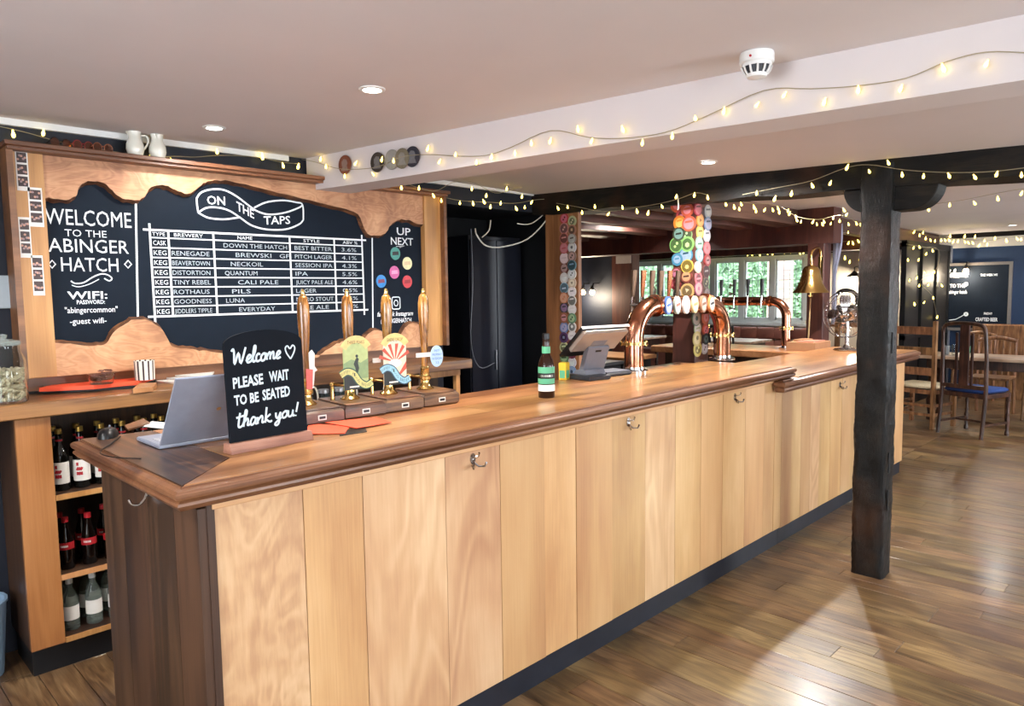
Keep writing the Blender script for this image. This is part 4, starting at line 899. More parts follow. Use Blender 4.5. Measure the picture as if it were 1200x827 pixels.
def clip_into(t, kind):
    """pump clip in local coords facing -y, width .105, z .10-.30"""
    M = facing_y(-.05)
    A = plain('clip_cream', (228, 214, 164), .4); 
    arch = [(-.052, .25), (-.052, .10), (.052, .10), (.052, .25)] + [(.052 * math.cos(a), .25 + .04 * math.sin(a)) for a in [PI * k / 10 for k in range(1, 10)]]
    cols_ = {'three': ((178, 196, 130), (226, 212, 130), (52, 96, 72), (96, 120, 90)), 'shere': ((226, 214, 190), (226, 214, 170), (120, 176, 200), (200, 84, 60))}[kind]
    m = MB(); m.prism(arch, 0, .004, M); t = m.build('clip_plate', badge_mat(cols_[0]), t)
    if kind == 'shere':
        m = MB()
        for k in range(6):
            a = math.radians(25 + k * 26); c = (0, .19)
            m.prism([c, (c[0] + .075 * math.cos(a), min(c[1] + .075 * math.sin(a), .262)), (c[0] + .075 * math.cos(a + .2), min(c[1] + .075 * math.sin(a + .2), .262))], .004, .0045, M)
        m.prism([(.0, .12), (.052, .16), (.052, .19)], .004, .0045, M); m.build('printed_rays', badge_mat((200, 84, 60)), t)
        MB().prism([(.03 * math.cos(2 * PI * k / 14), .185 + .016 * math.sin(2 * PI * k / 14)) for k in range(14)], .0045, .005, M).build('printed_cloud', badge_mat((226, 232, 226)), t)
    else:
        m = MB(); m.prism([(-.052, .2), (-.02, .215), (.02, .2), (.052, .215), (.052, .14), (-.052, .14)], .004, .0044, M); m.build('printed_hills', badge_mat((132, 160, 110)), t)
        m = MB(); m.prism([(.0, .158), (.006, .158), (.012, .18), (.008, .2), (.012, .215), (.004, .222), (-.002, .214), (-.01, .196), (-.004, .184)], .0045, .005, M); m.prism([(.006 * math.cos(2 * PI * k / 8) + .004, .226 + .006 * math.sin(2 * PI * k / 8)) for k in range(8)], .0045, .005, M); m.build('printed_walker', badge_mat((34, 44, 34)), t)
    m = MB(); m.prism([(-.052, .10), (.03, .10), (.0, .13), (-.02, .155), (-.052, .165)], .0045, .0052, M); m.build('dark_hill', M_stone, t)
    # top scroll
    sc_ = [(.058 * math.cos(a), .235 + .055 * math.sin(a)) for a in [math.radians(25 + 13 * k) for k in range(11)]]
    m = MB(); m.ribbon(sc_, .028, .006, M); m.build('scroll', badge_mat((222, 200, 126)), t)
    m = MB(); text_into(m, 'THREE PEAKS' if kind == 'three' else 'SHERE DROP', -.036, .036, .272, .013, M, t=.0066); tag(m.build('clip_lettering', badge_mat((110, 90, 50)), t), kind='stuff')
    # s-shaped banner
    ban = smoothline([(-.066, .158), (-.04, .17), (-.012, .16), (.012, .128), (.04, .112), (.066, .122)], 5)
    m = MB(); m.ribbon(ban, .03, .0062, M); m.build('banner_edge', badge_mat((40, 84, 66) if kind == 'three' else (50, 84, 110)), t)
    m = MB(); m.ribbon(ban, .022, .0068, M); m.build('banner', badge_mat((206, 206, 130) if kind == 'three' else (150, 200, 220)), t)
    m = MB(); s = 'SURREY HILLS BREWERY'
    for i, ch in enumerate(s):
        if ch == ' ': continue
        u = (i + .5) / len(s) * (len(ban) - 1.01); k = int(u); q = ban[k]; q2 = ban[k + 1]; x_ = q[0] + (q2[0] - q[0]) * (u - k); y_ = q[1] + (q2[1] - q[1]) * (u - k)
        text_into(m, ch, x_ - .0022, x_ + .0022, y_ - .006, .012, M, t=.0074)
    tag(m.build('banner_lettering', badge_mat((34, 60, 50)), t), kind='stuff')
    m = MB(); m.box(-.03, .01, 0, 0.001, .108, .114, Matrix.Translation((0, -.057, 0))); m.build('white_underline', M_wlabel, t)
PX = [1.318, 1.502, 1.682, 1.868]; PY = 2.365
labs = ['handpull beer pump nearest the welcome sign, its clip turned edge on', 'handpull beer pump with the green walker clip', 'handpull beer pump with the red and cream rayed clip', 'handpull beer pump at the right end with a round blue tag']
for i, x in enumerate(PX):
    t = thing('beer_pump', labs[i], 'beer pump', (x, PY, T1 + .0015), math.radians(-4), 'row of four handpull beer pumps')
    pump_parts(t)
    if i in (1, 2): clip_into(t, ['', 'three', 'shere'][i])
    if i == 3:
        MB().box(-.06, .03, -.03, -.026, .195, .213).build('clip_strip', M_wlabel, t)
        m = MB(); m.prism([(.04 + .032 * math.cos(2 * PI * k / 24), .195 + .045 * math.sin(2 * PI * k / 24)) for k in range(24)], 0, .003, facing_y(-.03)); m.build('round_tag', plain('pale_blue_card', (176, 206, 236), .5), t)
        m = MB()
        for j, s in enumerate(['ENJOY', 'PROPERLY', 'IN SEASON', '3.5']): text_into(m, s, .04 - [.014, .024, .024, .008][j], .04 + [.014, .024, .024, .008][j], .215 - j * .017, .009, facing_y(-.0335))
        tag(m.build('tag_lettering', plain('blue_ink', (50, 100, 170), .6), t), kind='stuff')
    if i == 2: MB().box(-.085, -.05, -.03, -.026, .19, .208).build('clip_strip', M_wlabel, t)
    if i == 0:
        m = MB(); m.prism([(.0, .13), (.014, .13), (.02, .18), (.03, .185), (.02, .2), (.022, .245), (.012, .26), (.0, .25)], 0, .004, facing_y(-.03)); m.build('edge_clip', M_wlabel, t)
        m = MB(); m.prism([(-.02, .12), (.002, .12), (.006, .19), (-.02, .195)], 0, .003, facing_y(-.045)); m.build('red_card', badge_mat((206, 90, 80)), t)

# small drip jars behind pumps + swan neck spouts
for i in range(3):
    t = thing('small_jar', ['leftmost small dark jar behind the beer pumps', 'middle small dark jar behind the beer pumps', 'rightmost small dark jar behind the beer pumps'][i], 'jar', (1.42 + .07 * i, 2.54, T1 + .002), 0, 'small jars behind the beer pumps')
    MB().lathe([(0, 0), (.024, 0), (.026, .004), (.026, .05), (.02, .06), (.02, .066), (0, .066)], 16, cap=False).build('glass', plain('teal_dark_glass', (34, 50, 54), .06, trans=.5, var=0), t, smooth=50); MB().lathe([(.0225, .0665), (.0225, .08), (.02, .081)], 16).build('lid', M_steel, t, smooth=40)
for i, x in enumerate([1.42, 1.6, 1.775]):
    cable('swan_neck', ['curved white spout tube behind the first and second pumps', 'curved white spout tube behind the second and third pumps', 'curved white spout tube behind the third and fourth pumps'][i], [(x + .03, 2.515, T1 + .003), (x + .03, 2.515, T1 + .07), (x + .01, 2.505, T1 + .1), (x - .02, 2.49, T1 + .09), (x - .03, 2.49, T1 + .05)], .004, M_cream, 'spout', 'swan neck spouts')

# ------------------------------------------------------------------ welcome sign
sg = thing('welcome_sign', 'small arched slate sign in a wooden block asking guests to wait', 'sign', (1.012, 2.045, T1 + .0015), math.radians(3))
MB().prism([(-.026, 0), (.026, 0), (.02, .03), (-.016, .03)], -.137, .137, Matrix(((0, 0, 1, 0), (1, 0, 0, 0), (0, 1, 0, 0), (0, 0, 0, 1)))).build('wooden_base', M_rose, sg, bevel=.002)
tilt = Matrix.Translation((0, 0, .0305)) @ Matrix.Rotation(math.radians(-3), 4, 'X')
w_ = .128; arc = [(w_ * math.cos(a), .285 + .04 * math.sin(a)) for a in [PI * k / 20 for k in range(21)]]
MB().prism([(-w_, 0), (w_, 0)] + arc, -.004, .004, tilt @ facing_y(0)).build('slate', M_slate, sg)
m = MB(); SM = tilt @ facing_y(-.004)
script_into(m, 'Welcome', -.112, .05, .225, .05, SM, .0062, slope=.05)
hp = [(.0, -.03), (-.012, -.012), (-.016, .004), (-.008, .011), (0, .002), (.01, .012), (.017, .004), (.012, -.012)]
m.ribbon(smoothline([(a + .085, b + .26) for a, b in hp + [hp[0]]], 4), .0045, .0012, SM)
text_into(m, 'PLEASE', -.108, -.012, .158, .030, SM, bold=.03, slope=.05); text_into(m, 'WAIT', .008, .075, .166, .030, SM, bold=.03, slope=.03)
text_into(m, 'TO BE', -.108, -.03, .108, .028, SM, bold=.03, slope=.04); text_into(m, 'SEATED', -.018, .075, .113, .030, SM, bold=.03, slope=.04)
script_into(m, 'thank', -.108, .005, .04, .05, SM, .006, slope=.03); script_into(m, 'you!', .018, .098, .048, .045, SM, .006, slope=.03)
tag(m.build('chalk_lettering', plain('chalk_ink', (214, 230, 240), .8), sg), kind='stuff')

# ------------------------------------------------------------------ laptop, mouse
a = on_z(187, 528, T1); b = on_z(145, 511, T1)
ang = math.atan2(b.y - a.y, b.x - a.x)
lp = thing('laptop', 'open silver laptop on the bar behind the welcome sign', 'laptop', (a.x, a.y, T1 + .0015), 0)
d1 = Vector((b.x - a.x, b.y - a.y, 0)).normalized(); d2 = Vector((d1.y, -d1.x, 0))   # d1: hinge->front of keyboard ; d2: along hinge
if d2.x < 0: d2 = -d2
LMx = Matrix(((d1.x, d2.x, 0, a.x), (d1.y, d2.y, 0, a.y), (0, 0, 1, T1 + .002), (0, 0, 0, 1)))
DL, WL = .20, .30
MB().box(0, DL, 0, WL, .001, .014, LMx, .003).build('base', M_laptop, lp, world=True)
m = MB()
for r in range(5):
    for c in range(13): m.box(.03 + r * .018, .045 + r * .018, .02 + c * .02, .037 + c * .02, .014, .0155, LMx)
tag(m.build('keys', plain('pale_keys', (176, 178, 184), .5), lp, world=True), kind='stuff')
MB().box(.13, .185, .1, .2, .014, .0145, LMx).build('touchpad', M_gplast, lp, world=True)
lidM = LMx @ Matrix.Translation((0.0, 0, .014)) @ Matrix.Rotation(math.radians(-36), 4, 'Y')
MB().box(-.006, .0, 0, WL, 0, .268, lidM, .003).build('lid', M_laptop, lp, world=True)
MB().box(.0001, .001, .012, WL - .012, .012, .258, lidM).build('screen', M_bplast, lp, world=True)
m = MB(); m.lathe([(.007, 0), (.007, .0005)], 12, lidM @ Matrix.Translation((-.0065, WL / 2, .13)) @ Matrix.Rotation(PI / 2, 4, 'Y')); m.build('round_mark', M_chrome, lp, world=True)
p = on_z(127, 512, T1); ms = thing('computer_mouse', 'black computer mouse on the bar corner by the laptop', 'mouse', (p.x, p.y, T1 + .0015), 1.1)
m = MB(); v = []; f = []; nu, nv = 16, 7
for i in range(nv):
    a_ = PI / 2 * i / (nv - 1)
    for k in range(nu): b_ = 2 * PI * k / nu; r_ = math.cos(a_) ** .6 if i < nv - 1 else 0.001; v.append((.055 * r_ * math.cos(b_), .033 * r_ * math.sin(b_) * (1 + .12 * math.cos(b_ * 2)), .030 * math.sin(a_) * (1 - .12 * math.cos(b_) * r_)))
for i in range(nv - 1):
    for k in range(nu): f.append((i * nu + k, i * nu + (k + 1) % nu, (i + 1) * nu + (k + 1) % nu, (i + 1) * nu + k))
f.append(tuple(range(nu - 1, -1, -1))); m.add(v, f); m.build('shell', M_bplast, ms, smooth=60)
MB().lathe([(.006, -.002), (.0065, 0), (.006, .002)], 12, Matrix.Translation((.028, 0, .029)) @ Matrix.Rotation(PI / 2, 4, 'X')).build('scroll_wheel', M_gplast, ms)
c_ = [on_z(x_, y_, T1 + .005) for x_, y_ in [(141, 511), (131, 519), (118, 528), (122, 533), (140, 536), (165, 537)]]
for q in c_: q.z = T1 + .0045
cable('mouse_cable', 'thin black mouse cable curling over the counter edge boards', c_, .002, M_bplast)
flat('paper_slip', 'cream paper slip beside the laptop keyboard', 'paper', [(168, 500), (196, 503), (200, 496), (178, 494)], T1 + .002, T1 + .004, M_paper)
flat('wooden_tray', 'small wooden tray edge behind the mouse', 'tray', [(150, 505), (176, 497), (168, 492), (146, 500)], T1 + .002, T1 + .008, M_mould)

# orange menus on bar
for i, (pix, lb, mt) in enumerate([([(398, 511), (430, 506), (428, 501), (400, 505)], 'black card under the orange menus on the bar', M_bplast),
                   ([(358, 509), (404, 508), (410, 500), (362, 496)], 'nearer orange menu card on the bar beside the welcome sign', M_orange),
                   ([(380, 495), (440, 489), (459, 495), (418, 502)], 'farther orange menu card in front of the beer pumps', M_orange)]):
    z0 = T1 + .0018 + i * .0022
    flat('menu_card', lb, 'menu card', pix, z0, z0 + .0018, mt)

# beer bottle on bar
bb = bottle('beer_bottle', [(.034, 0), (.036, .004), (.036, .135), (.030, .165), (.017, .19), (.0145, .22), (.015, .245), (.0135, .25), (.0135, .268)], (.0155, .022),
            [(.0365, .03, .058, M_wlabel), (.0365, .062, .085, M_green), (.0366, .088, .106, plain('black_label', (24, 30, 30), .4)), (.0362, .108, .135, M_green), (.0185, .193, .222, M_green)], M_brownglass, M_bplast, 'brown ale bottle with green labels standing alone on the bar', 'bottle', (2.302, 2.07, T1 + .0015), None, 24)
m = MB()
BMx = Matrix.Translation((0, 0, 0))
s = 'CRABBIES'
for i, ch in enumerate(s):
    a_ = -PI / 2 - .78 + (i - 3.5) * .2; Mx = Matrix.Rotation(a_ + PI / 2, 4, 'Z') @ facing_y(-.0367)
    text_into(m, ch, -.0028, .0028, .0925, .009, Mx, t=.0004)
tag(m.build('label_lettering', M_wlabel, bb), kind='stuff')

# ------------------------------------------------------------------ till
pt = on_z(700, 441, T1)
tl = thing('till', 'grey touchscreen till on the bar, seen from behind', 'till', (2.98, 2.33, T1 + .0015), math.radians(-8))
MB().box(-.13, .02, -.09, .09, 0, .026, None, .006).build('base', M_dgrey, tl)
MB().prism([(-.02, .012), (.09, .02), (.07, .045), (.05, .05), (-.0, .05)], -.07, .07, Matrix(((0, 0, 1, -.03), (1, 0, 0, -.02), (0, 1, 0, 0), (0, 0, 0, 1)))).build('foot', M_gplast, tl)
stM = Matrix.Translation((-.02, .02, .02)) @ Matrix.Rotation(math.radians(20), 4, 'X')
m = MB(); m.box(-.075, .075, -.014, .014, 0, .165, stM, .006); m.build('stand', M_gplast, tl)
MB().box(-.02, .02, -.0155, -.0141, .135, .145, stM).build('stand_slot', M_bplast, tl)
scM = Matrix.Translation((-.035, -.03, .195)) @ Matrix.Rotation(math.radians(48), 4, 'X')
MB().box(-.165, .165, 0, .014, -.115, .115, scM, .004).build('screen', M_bplast, tl)
MB().box(-.155, .155, -.024, 0, -.05, .11, scM, .01).build('rear_housing', M_tanback, tl)
MB().box(-.168, .168, -.004, .012, .113, .121, scM, .003).build('screen_edge', M_white, tl)
MB().box(-.05, .05, -.0245, -.024, .0, .04, scM).build('rear_badge', M_gplast, tl)
t = thing('receipt_printer', 'flat grey card terminal beside the till base', 'terminal', (3.14, 2.36, T1 + .0015), math.radians(-8))
MB().box(-.09, .1, -.07, .07, 0, .022, None, .008).build('body', M_dgrey, t); MB().box(-.085, .095, -.065, .065, .022, .026, None, .002).build('top_plate', M_gplast, t)
t = thing('drinks_carton', 'small yellow and green carton behind the till', 'carton', (2.83, 2.42, T1 + .0015), .3)
MB().box(-.025, .025, -.02, .02, 0, .09, None, .003).build('box', plain('yellow_card', (220, 180, 50), .5), t); MB().box(-.026, -.0252, -.015, .015, .01, .05).build('print', M_green, t); MB().box(-.018, .018, -.0212, -.0204, .01, .05).build('front_print', M_green, t)

# ------------------------------------------------------------------ copper fonts
def font(name, label, A, B, ztop, zb, r, taps, badges, facing, handle_len, hmat, hmat2, mat):
    """inverted U from A to B (xy), taps side: facing=+1 puts badges on -side normal"""
    A = Vector((A[0], A[1], zb)); B = Vector((B[0], B[1], zb)); d = (B - A).normalized(); nrm = Vector((d.y, -d.x, 0)) * facing
    t = thing(name, label, 'beer taps', (A + B) / 2 * 1.0)
    R = .19 if r > .05 else .14; H = ztop - zb; pts = [A + Vector((0, 0, .02)), A + Vector((0, 0, H - R))]
    for k in range(1, 9): a_ = PI / 2 * k / 8; pts.append(A + Vector((0, 0, H - R)) + d * (R - R * math.cos(a_)) + Vector((0, 0, R * math.sin(a_))))
    for k in range(8, -1, -1): a_ = PI / 2 * k / 8; pts.append(B + Vector((0, 0, H - R)) - d * (R - R * math.cos(a_)) + Vector((0, 0, R * math.sin(a_))))
    pts += [B + Vector((0, 0, .02))]
    m = MB(); m.tube(pts, r, 22); m.build('copper_pipe', mat, t, world=True, smooth=60)
    for Q_ in (A, B):
        m = MB(); m.lathe([(r * 1.5, 0), (r * 1.5, .012), (r * 1.12, .016), (r * 1.1, .03), (r * 1.02, .03)], 22, Matrix.Translation(Q_)); m.build('base_flange', M_chrome, t, world=True, smooth=40)
        m = MB(); zc = H * .42; m.lathe([(r * 1.02, zc), (r * 1.5, zc), (r * 1.5, zc + .006), (r * 1.02, zc + .006)], 22, Matrix.Translation(Q_)); m.lathe([(r * 1.02, zc + .008), (r * 1.5, zc + .008), (r * 1.5, zc + .014), (r * 1.02, zc + .014)], 22, Matrix.Translation(Q_))
        for k in range(6): a_ = 2 * PI * k / 6; m.lathe([(.006, zc - .008), (.006, zc + .022)], 8, Matrix.Translation(Q_ + Vector((r * 1.3 * math.cos(a_), r * 1.3 * math.sin(a_), 0))))
        m.build('joint_flange', M_brass, t, world=True, smooth=40)
    for Q_, s in ((A + d * (R + .01), 1), (B - d * (R + .01), -1)):
        m = MB(); Mx = Matrix.Translation(Q_ + Vector((0, 0, H))) @ d.to_track_quat('Z', 'Y').to_matrix().to_4x4(); m.lathe([(r, -.012), (r * 1.2, -.01), (r * 1.2, .01), (r, .012)], 22, Mx); m.build('elbow_ring', mat, t, world=True, smooth=40)
    L_ = (B - A).length - 2 * R
    for i in range(taps):
        c = A + d * (R + L_ * (i + .5) / taps) + Vector((0, 0, H))
        back = -nrm * (r * .6)
        ex = .11 if r > .05 else 0
        m = MB(); m.tube([c - nrm * r * .4, c - nrm * (r + .035 + ex)], .013, 10); c = c - nrm * ex; m.tube([c - nrm * (r + .03) + Vector((0, 0, .01)), c - nrm * (r + .035) + Vector((0, 0, -.06))], [.011, .008], 8)
        m.tube([c - nrm * (r + .03) + Vector((0, 0, .0)), c - nrm * (r + .025) + Vector((0, 0, .05))], [.01, .012], 10)
        tp = m.build('tap', M_chrome, t, world=True, smooth=50)
        hb = c - nrm * (r + .025) + Vector((0, 0, .05)); tilt_ = nrm * .012
        m = MB(); m.tube([hb, hb + Vector((0, 0, handle_len * .3)) + tilt_ * .3, hb + Vector((0, 0, handle_len)) + tilt_], [.009, .0135, .0185], 12); m.build('tap_handle', hmat2 if i % 3 == 1 else hmat, tp, world=True, smooth=50)
        c = c + nrm * ex
        if badges:
            Mx = Matrix.Translation(c + nrm * (r + .012)) @ Matrix(((d.x, 0, nrm.x, 0), (d.y, 0, nrm.y, 0), (0, 1, 0, 0), (0, 0, 0, 1)))
            cb = badges[i % len(badges)]; el = [(.031 * math.cos(2 * PI * k / 22), .052 * math.sin(2 * PI * k / 22)) for k in range(22)]
            m = MB(); m.prism(el, -.012, .004, Mx); m.cur = 1; m.prism([(x_ * .78, y_ * .78) for x_, y_ in el], .004, .0048, Mx); m.cur = 2; m.prism([(-.02, -.01), (.02, 0), (.02, .016), (-.02, .006)], .0048, .0054, Mx)
            m.build('tap_badge', [badge_mat(cb[0]), badge_mat(cb[1]), badge_mat(cb[2])], t, world=True)
    return t
fa = on_z(742, 433, T1); fb = on_z(850, 424, T1)
M_hbrown = plain('tap_handle_bronze', (110, 88, 72), .3, .6); M_hcop = plain('tap_handle_copper', (176, 112, 78), .25, .8)
font('beer_font', 'large copper pipe beer font with six oval badges in front of the badge pillar', (3.34, 2.34), (4.27, 2.30), 1.45, T1 + .0015, .054, 6,
     [((60, 96, 170), (220, 226, 236), (60, 90, 160)), ((150, 160, 150), (206, 196, 190), (180, 90, 70)), ((236, 236, 232), (246, 246, 244), (236, 236, 232)), ((206, 186, 140), (222, 206, 170), (170, 140, 90)), ((150, 110, 84), (196, 170, 150), (120, 80, 60)), ((200, 130, 80), (236, 232, 224), (40, 40, 44))], 1, .16, M_hbrown, M_hcop, M_copper)
font('beer_font', 'second smaller copper beer font on the return bar, black tap handles before the window', (6.22, 3.55), (6.28, 2.76), 1.425, .996, .04, 4, None, -1, .15, M_bplast, M_bplast, M_copper)

# bell
bl = thing('brass_bell', 'brass bell with rope hanging from a bracket on the reddish post', 'bell', (6.72, 2.72, 1.6))
bp2 = on_x(950, 343, 6.72)
bx, by, bz = 6.72, bp2.y, bp2.z
MB().lathe([(a_ * 1.3, b_ * 1.3) for a_, b_ in [(.125, 0), (.12, .008), (.1, .03), (.078, .07), (.066, .12), (.06, .16), (.045, .185), (.02, .195), (.0, .197)]], 28, Matrix.Translation((bx, by, bz)), cap=False).build('bell_body', M_brass, bl, world=True, smooth=60)
m = MB(); m.tube(smoothline([(6.94, by, bz + .2), (6.93, by, bz + .38), (6.85, by, bz + .42), (bx, by, bz + .37), (bx, by, bz + .255)], 4), .012, 8); m.box(6.93, 6.945, by - .02, by + .02, bz + .1, bz + .34); m.build('bracket', M_brass, bl, world=True, smooth=50)
m = MB(); m.tube([(bx, by, bz + .1), (bx, by, bz - .03)], .006, 6); m.lathe([(.004, -.05), (.018, -.035), (.018, -.02), (.004, -.01)], 12, Matrix.Translation((bx, by, bz))); m.build('clapper', M_brass, bl, world=True)
m = MB(); m.tube([(bx, by, bz - .03), (bx + .005, by + .01, bz - .3), (bx, by + .015, bz - .48)], [.007, .008, .008], 8); m.lathe([(.006, -.55), (.022, -.535), (.018, -.48), (.01, -.46)], 10, Matrix.Translation((bx, by + .015, bz))); m.build('rope', M_rope, bl, world=True)

# fan
fp = on_z(992, 411, T2); fn = thing('desk_fan', 'round chrome desk fan on the far end of the bar', 'fan', (fp.x, fp.y, T2 + .0015))
nf = Vector((-.94, .25, .05)).normalized()                 # facing direction
MB().lathe([(0, 0), (.1, 0), (.105, .008), (.09, .018), (.03, .028), (.022, .05)], 26).build('base', M_chrome, fn, smooth=50)
MB().lathe([(.016, .04), (.014, .24)], 14, Matrix.Translation((0, 0, 0))).build('stem', M_chrome, fn, smooth=50)
FC = Vector((0, 0, .30)); fq = nf.to_track_quat('Z', 'Y').to_matrix().to_4x4(); FM = Matrix.Translation(FC + nf * .05) @ fq
MB().lathe([(.01, -.16), (.045, -.14), (.055, -.08), (.05, -.03), (.02, -.02)], 20, FM).build('motor', M_chrome, fn, smooth=50)
m = MB()
for (rr_, zz) in ((.19, .0), (.19, -.05), (.13, .03), (.07, .04), (.03, .045)): m.tube([tuple(FM @ Vector((rr_ * math.cos(2 * PI * k / 40), rr_ * math.sin(2 * PI * k / 40), zz))) for k in range(40)], .0035 if rr_ > .18 else .0015, 5, closed=True)
for k in range(36):
    a_ = 2 * PI * k / 36; pts = [(.03, .045), (.07, .04), (.13, .03), (.175, .012), (.19, -.01), (.19, -.045), (.16, -.07), (.06, -.09)]
    m.tube([tuple(FM @ Vector((r_ * math.cos(a_), r_ * math.sin(a_), z_))) for r_, z_ in pts], .0012, 4)
m.build('cage', M_chrome, fn, smooth=60)
for k in range(4):
    v = []; f = []
    for i in range(6):
        u = i / 5; r_ = .03 + .13 * u; w0 = .25 + .5 * math.sin(PI * (u * .8 + .1))
        for s in (-.5, .5): a_ = 2 * PI * k / 4 + s * w0; v.append(tuple(FM @ Vector((r_ * math.cos(a_), r_ * math.sin(a_), -.01 + s * .03))))
    for i in range(5): f.append((2 * i, 2 * i + 1, 2 * i + 3, 2 * i + 2))
    m = MB(); m.add(v, f); m.build('blade', M_chrome, fn, smooth=60)
MB().lathe([(.03, -.02), (.03, .01), (.012, .025), (0, .026)], 18, FM, cap=False).build('hub', M_chrome, fn, smooth=50)
# cardboard box on return bar
t = thing('cardboard_box', 'flat brown cardboard box on the return bar beside the bell rope', 'box', (6.3, 2.56, .997))
MB().box(-.17, .17, -.12, .13, 0, .075, None, .002).build('tray', M_card, t); MB().box(-.15, .1, -.1, .05, .0755, .085).build('papers', badge_mat((196, 130, 110)), t); MB().box(-.05, .15, .03, .12, .0757, .09).build('folded_card', M_card, t)

# ------------------------------------------------------------------ smoke detector, downlights, beam discs
p = on_z(887, 62, 2.3)
sd = thing('smoke_detector', 'white round smoke detector on the ceiling', 'smoke detector', (p.x, p.y, 2.299))
MB().lathe([(.052, 0), (.054, -.006), (.054, -.03), (.05, -.034)], 30).build('base', M_white, sd, smooth=40)
m = MB(); m.lathe([(.046, -.034), (.042, -.045), (.03, -.075), (.0, -.077)], 30, cap=False); m.build('inner_body', M_dgrey, sd, smooth=50)
m = MB(); m.lathe([(.047, -.034), (.046, -.042), (.047, -.045)], 30, cap=False)
m.lathe([(.034, -.066), (.03, -.076), (.012, -.08), (0, -.081)], 30, cap=False)
for k in range(12):
    a_ = 2 * PI * k / 12; q = [(.047, -.042), (.041, -.058), (.033, -.068)]
    m.tube([(r_ * math.cos(a_), r_ * math.sin(a_), z_) for r_, z_ in q], .0035, 6)
m.build('vented_cage', M_white, sd, smooth=50)
m = MB(); m.lathe([(.004, -.002), (.004, .002)], 8, Matrix.Translation((-.054, -.005, -.02)) @ Matrix.Rotation(PI / 2, 4, 'Y')); m.build('indicator', M_red, sd)
DL_ = [(436, 104, 'round recessed downlight on the ceiling near the menu board centre', 1), (251, 149, 'recessed downlight on the ceiling above the menu board', 1), (830, 189, 'recessed downlight between the white beam and the black timber', 1), (962, 226, 'recessed downlight beyond the black timber', 1)]
def downlight(x, y, label, power, group='recessed ceiling downlights'):
    z = ceil_z(x, y) - .001
    t = thing('downlight', label, 'downlight', (x, y, z), 0, group)
    MB().lathe([(.033, -.001), (.035, -.006), (.048, -.004), (.05, .0), (.033, .0)], 28, cap=False).build('bezel', M_white, t, smooth=40)
    MB().lathe([(0, -.0035), (.033, -.0035), (.033, -.001), (0, -.001)], 24, cap=False).build('lens', M_lens, t)
    l = bpy.data.lights.new('downlight_lamp', 'SPOT'); l.energy = power; l.spot_size = math.radians(165); l.spot_blend = .5; l.shadow_soft_size = .03; l.color = (1.0, .97, .93)
    o = bpy.data.objects.new('downlight_lamp', l); C.objects.link(o); o.location = (x, y, z - .02)
    o.parent = None
for (px, py, lb, k) in DL_:
    z = 2.3
    for _ in range(3): p = on_z(px, py, z); z = ceil_z(p.x, p.y)
    downlight(p.x, p.y, lb, 20 if py == 149 else (90 if py == 104 else (112 if py == 189 else 150)))
for (x, y, lb, pw) in [(-.7, 2.1, 'downlight above the left end of the room', 55), (-.6, -.3, 'downlight behind the viewer', 8), (6.3, -.6, 'downlight over the dining floor', 5), (9.0, .3, 'added downlight brightening the far tables', 45), (9.6, 5.4, 'added downlight brightening the room before the leaded window', 60), (6.0, 4.28, 'added downlight brightening the brown joists behind the bar', 60), (10.8, 1.9, 'added downlight brightening the wall around the far chalkboard', 40)]:  # far-room entries are added fill lamps, brightening the rooms beyond the timber
    downlight(x, y, lb, pw, 'downlights out of view')

for i, (px, py, rw, rgb, lb) in enumerate([(404, 193, 1, (120, 62, 42), 'leftmost round coaster on the white beam, brown'), (442, 190, 1, (52, 44, 40), 'second round picture disc on the white beam, dark'), (459, 187, 1, (150, 146, 140), 'third round picture disc on the white beam, pale grey'), (471, 185.5, 1, (120, 110, 90), 'fourth round picture disc on the white beam, partly covered'), (483, 183.5, 1, (40, 40, 52), 'rightmost round picture disc on the white beam, dark figure')]):
    c = on_beam(px, py, .006 + .004 * (i % 2)); t = thing('beam_disc', lb, 'disc', c, 0, 'round discs on the white beam')
    q = BN.to_track_quat('Z', 'Y').to_matrix().to_4x4(); r_ = .05
    MB().lathe([(r_, -.002), (r_, .001), (r_ * .96, .002)], 26, q).build('disc', badge_mat(rgb), t)
    m = MB(); m.lathe([(r_ * .5, .002), (r_ * .48, .0026)], 7, q @ Matrix.Translation((.0, .006, 0))); m.prism([(-.03, -.03), (.03, -.034), (.015, .0), (-.01, .002)], .002, .0027, q); m.build('print', badge_mat(tuple(min(255, int(v * .4 + 90)) for v in rgb)), t)

# ------------------------------------------------------------------ fairy lights
bulb_me = None
def bulb_mesh():
    m = MB(); m.lathe([(0, .004), (.003, .003), (.0035, -.004), (.006, -.010), (.0075, -.017), (.006, -.024), (.002, -.028), (0, -.0285)], 8, cap=False)
    o = m.build('bulb', M_bulb, None, smooth=60); me = o.data; bpy.data.objects.remove(o); return me
bulb_me = bulb_mesh()
def string(label, cablepts, bulbs, scale=1.0, group=None, far=False):
    c0 = Vector(cablepts[0]) if cablepts else Vector(bulbs[0])
    t = thing('fairy_lights', label, 'fairy lights', c0, 0, group)
    if cablepts:
        m = MB(); m.tube(smoothline([tuple(q) for q in cablepts], 4), .0018 if not far else .0025, 5); m.build('wire', M_wire, t, world=True, smooth=60)
    for b in bulbs:
        o = bpy.data.objects.new('bulb', bulb_me); C.objects.link(o); o.parent = t; o.location = Vector(b) - c0
        s = scale * random.uniform(.76, .98); o.scale = (s, s, s); o.rotation_euler = (random.uniform(-.5, .5), random.uniform(-.5, .5), 0)
    return t
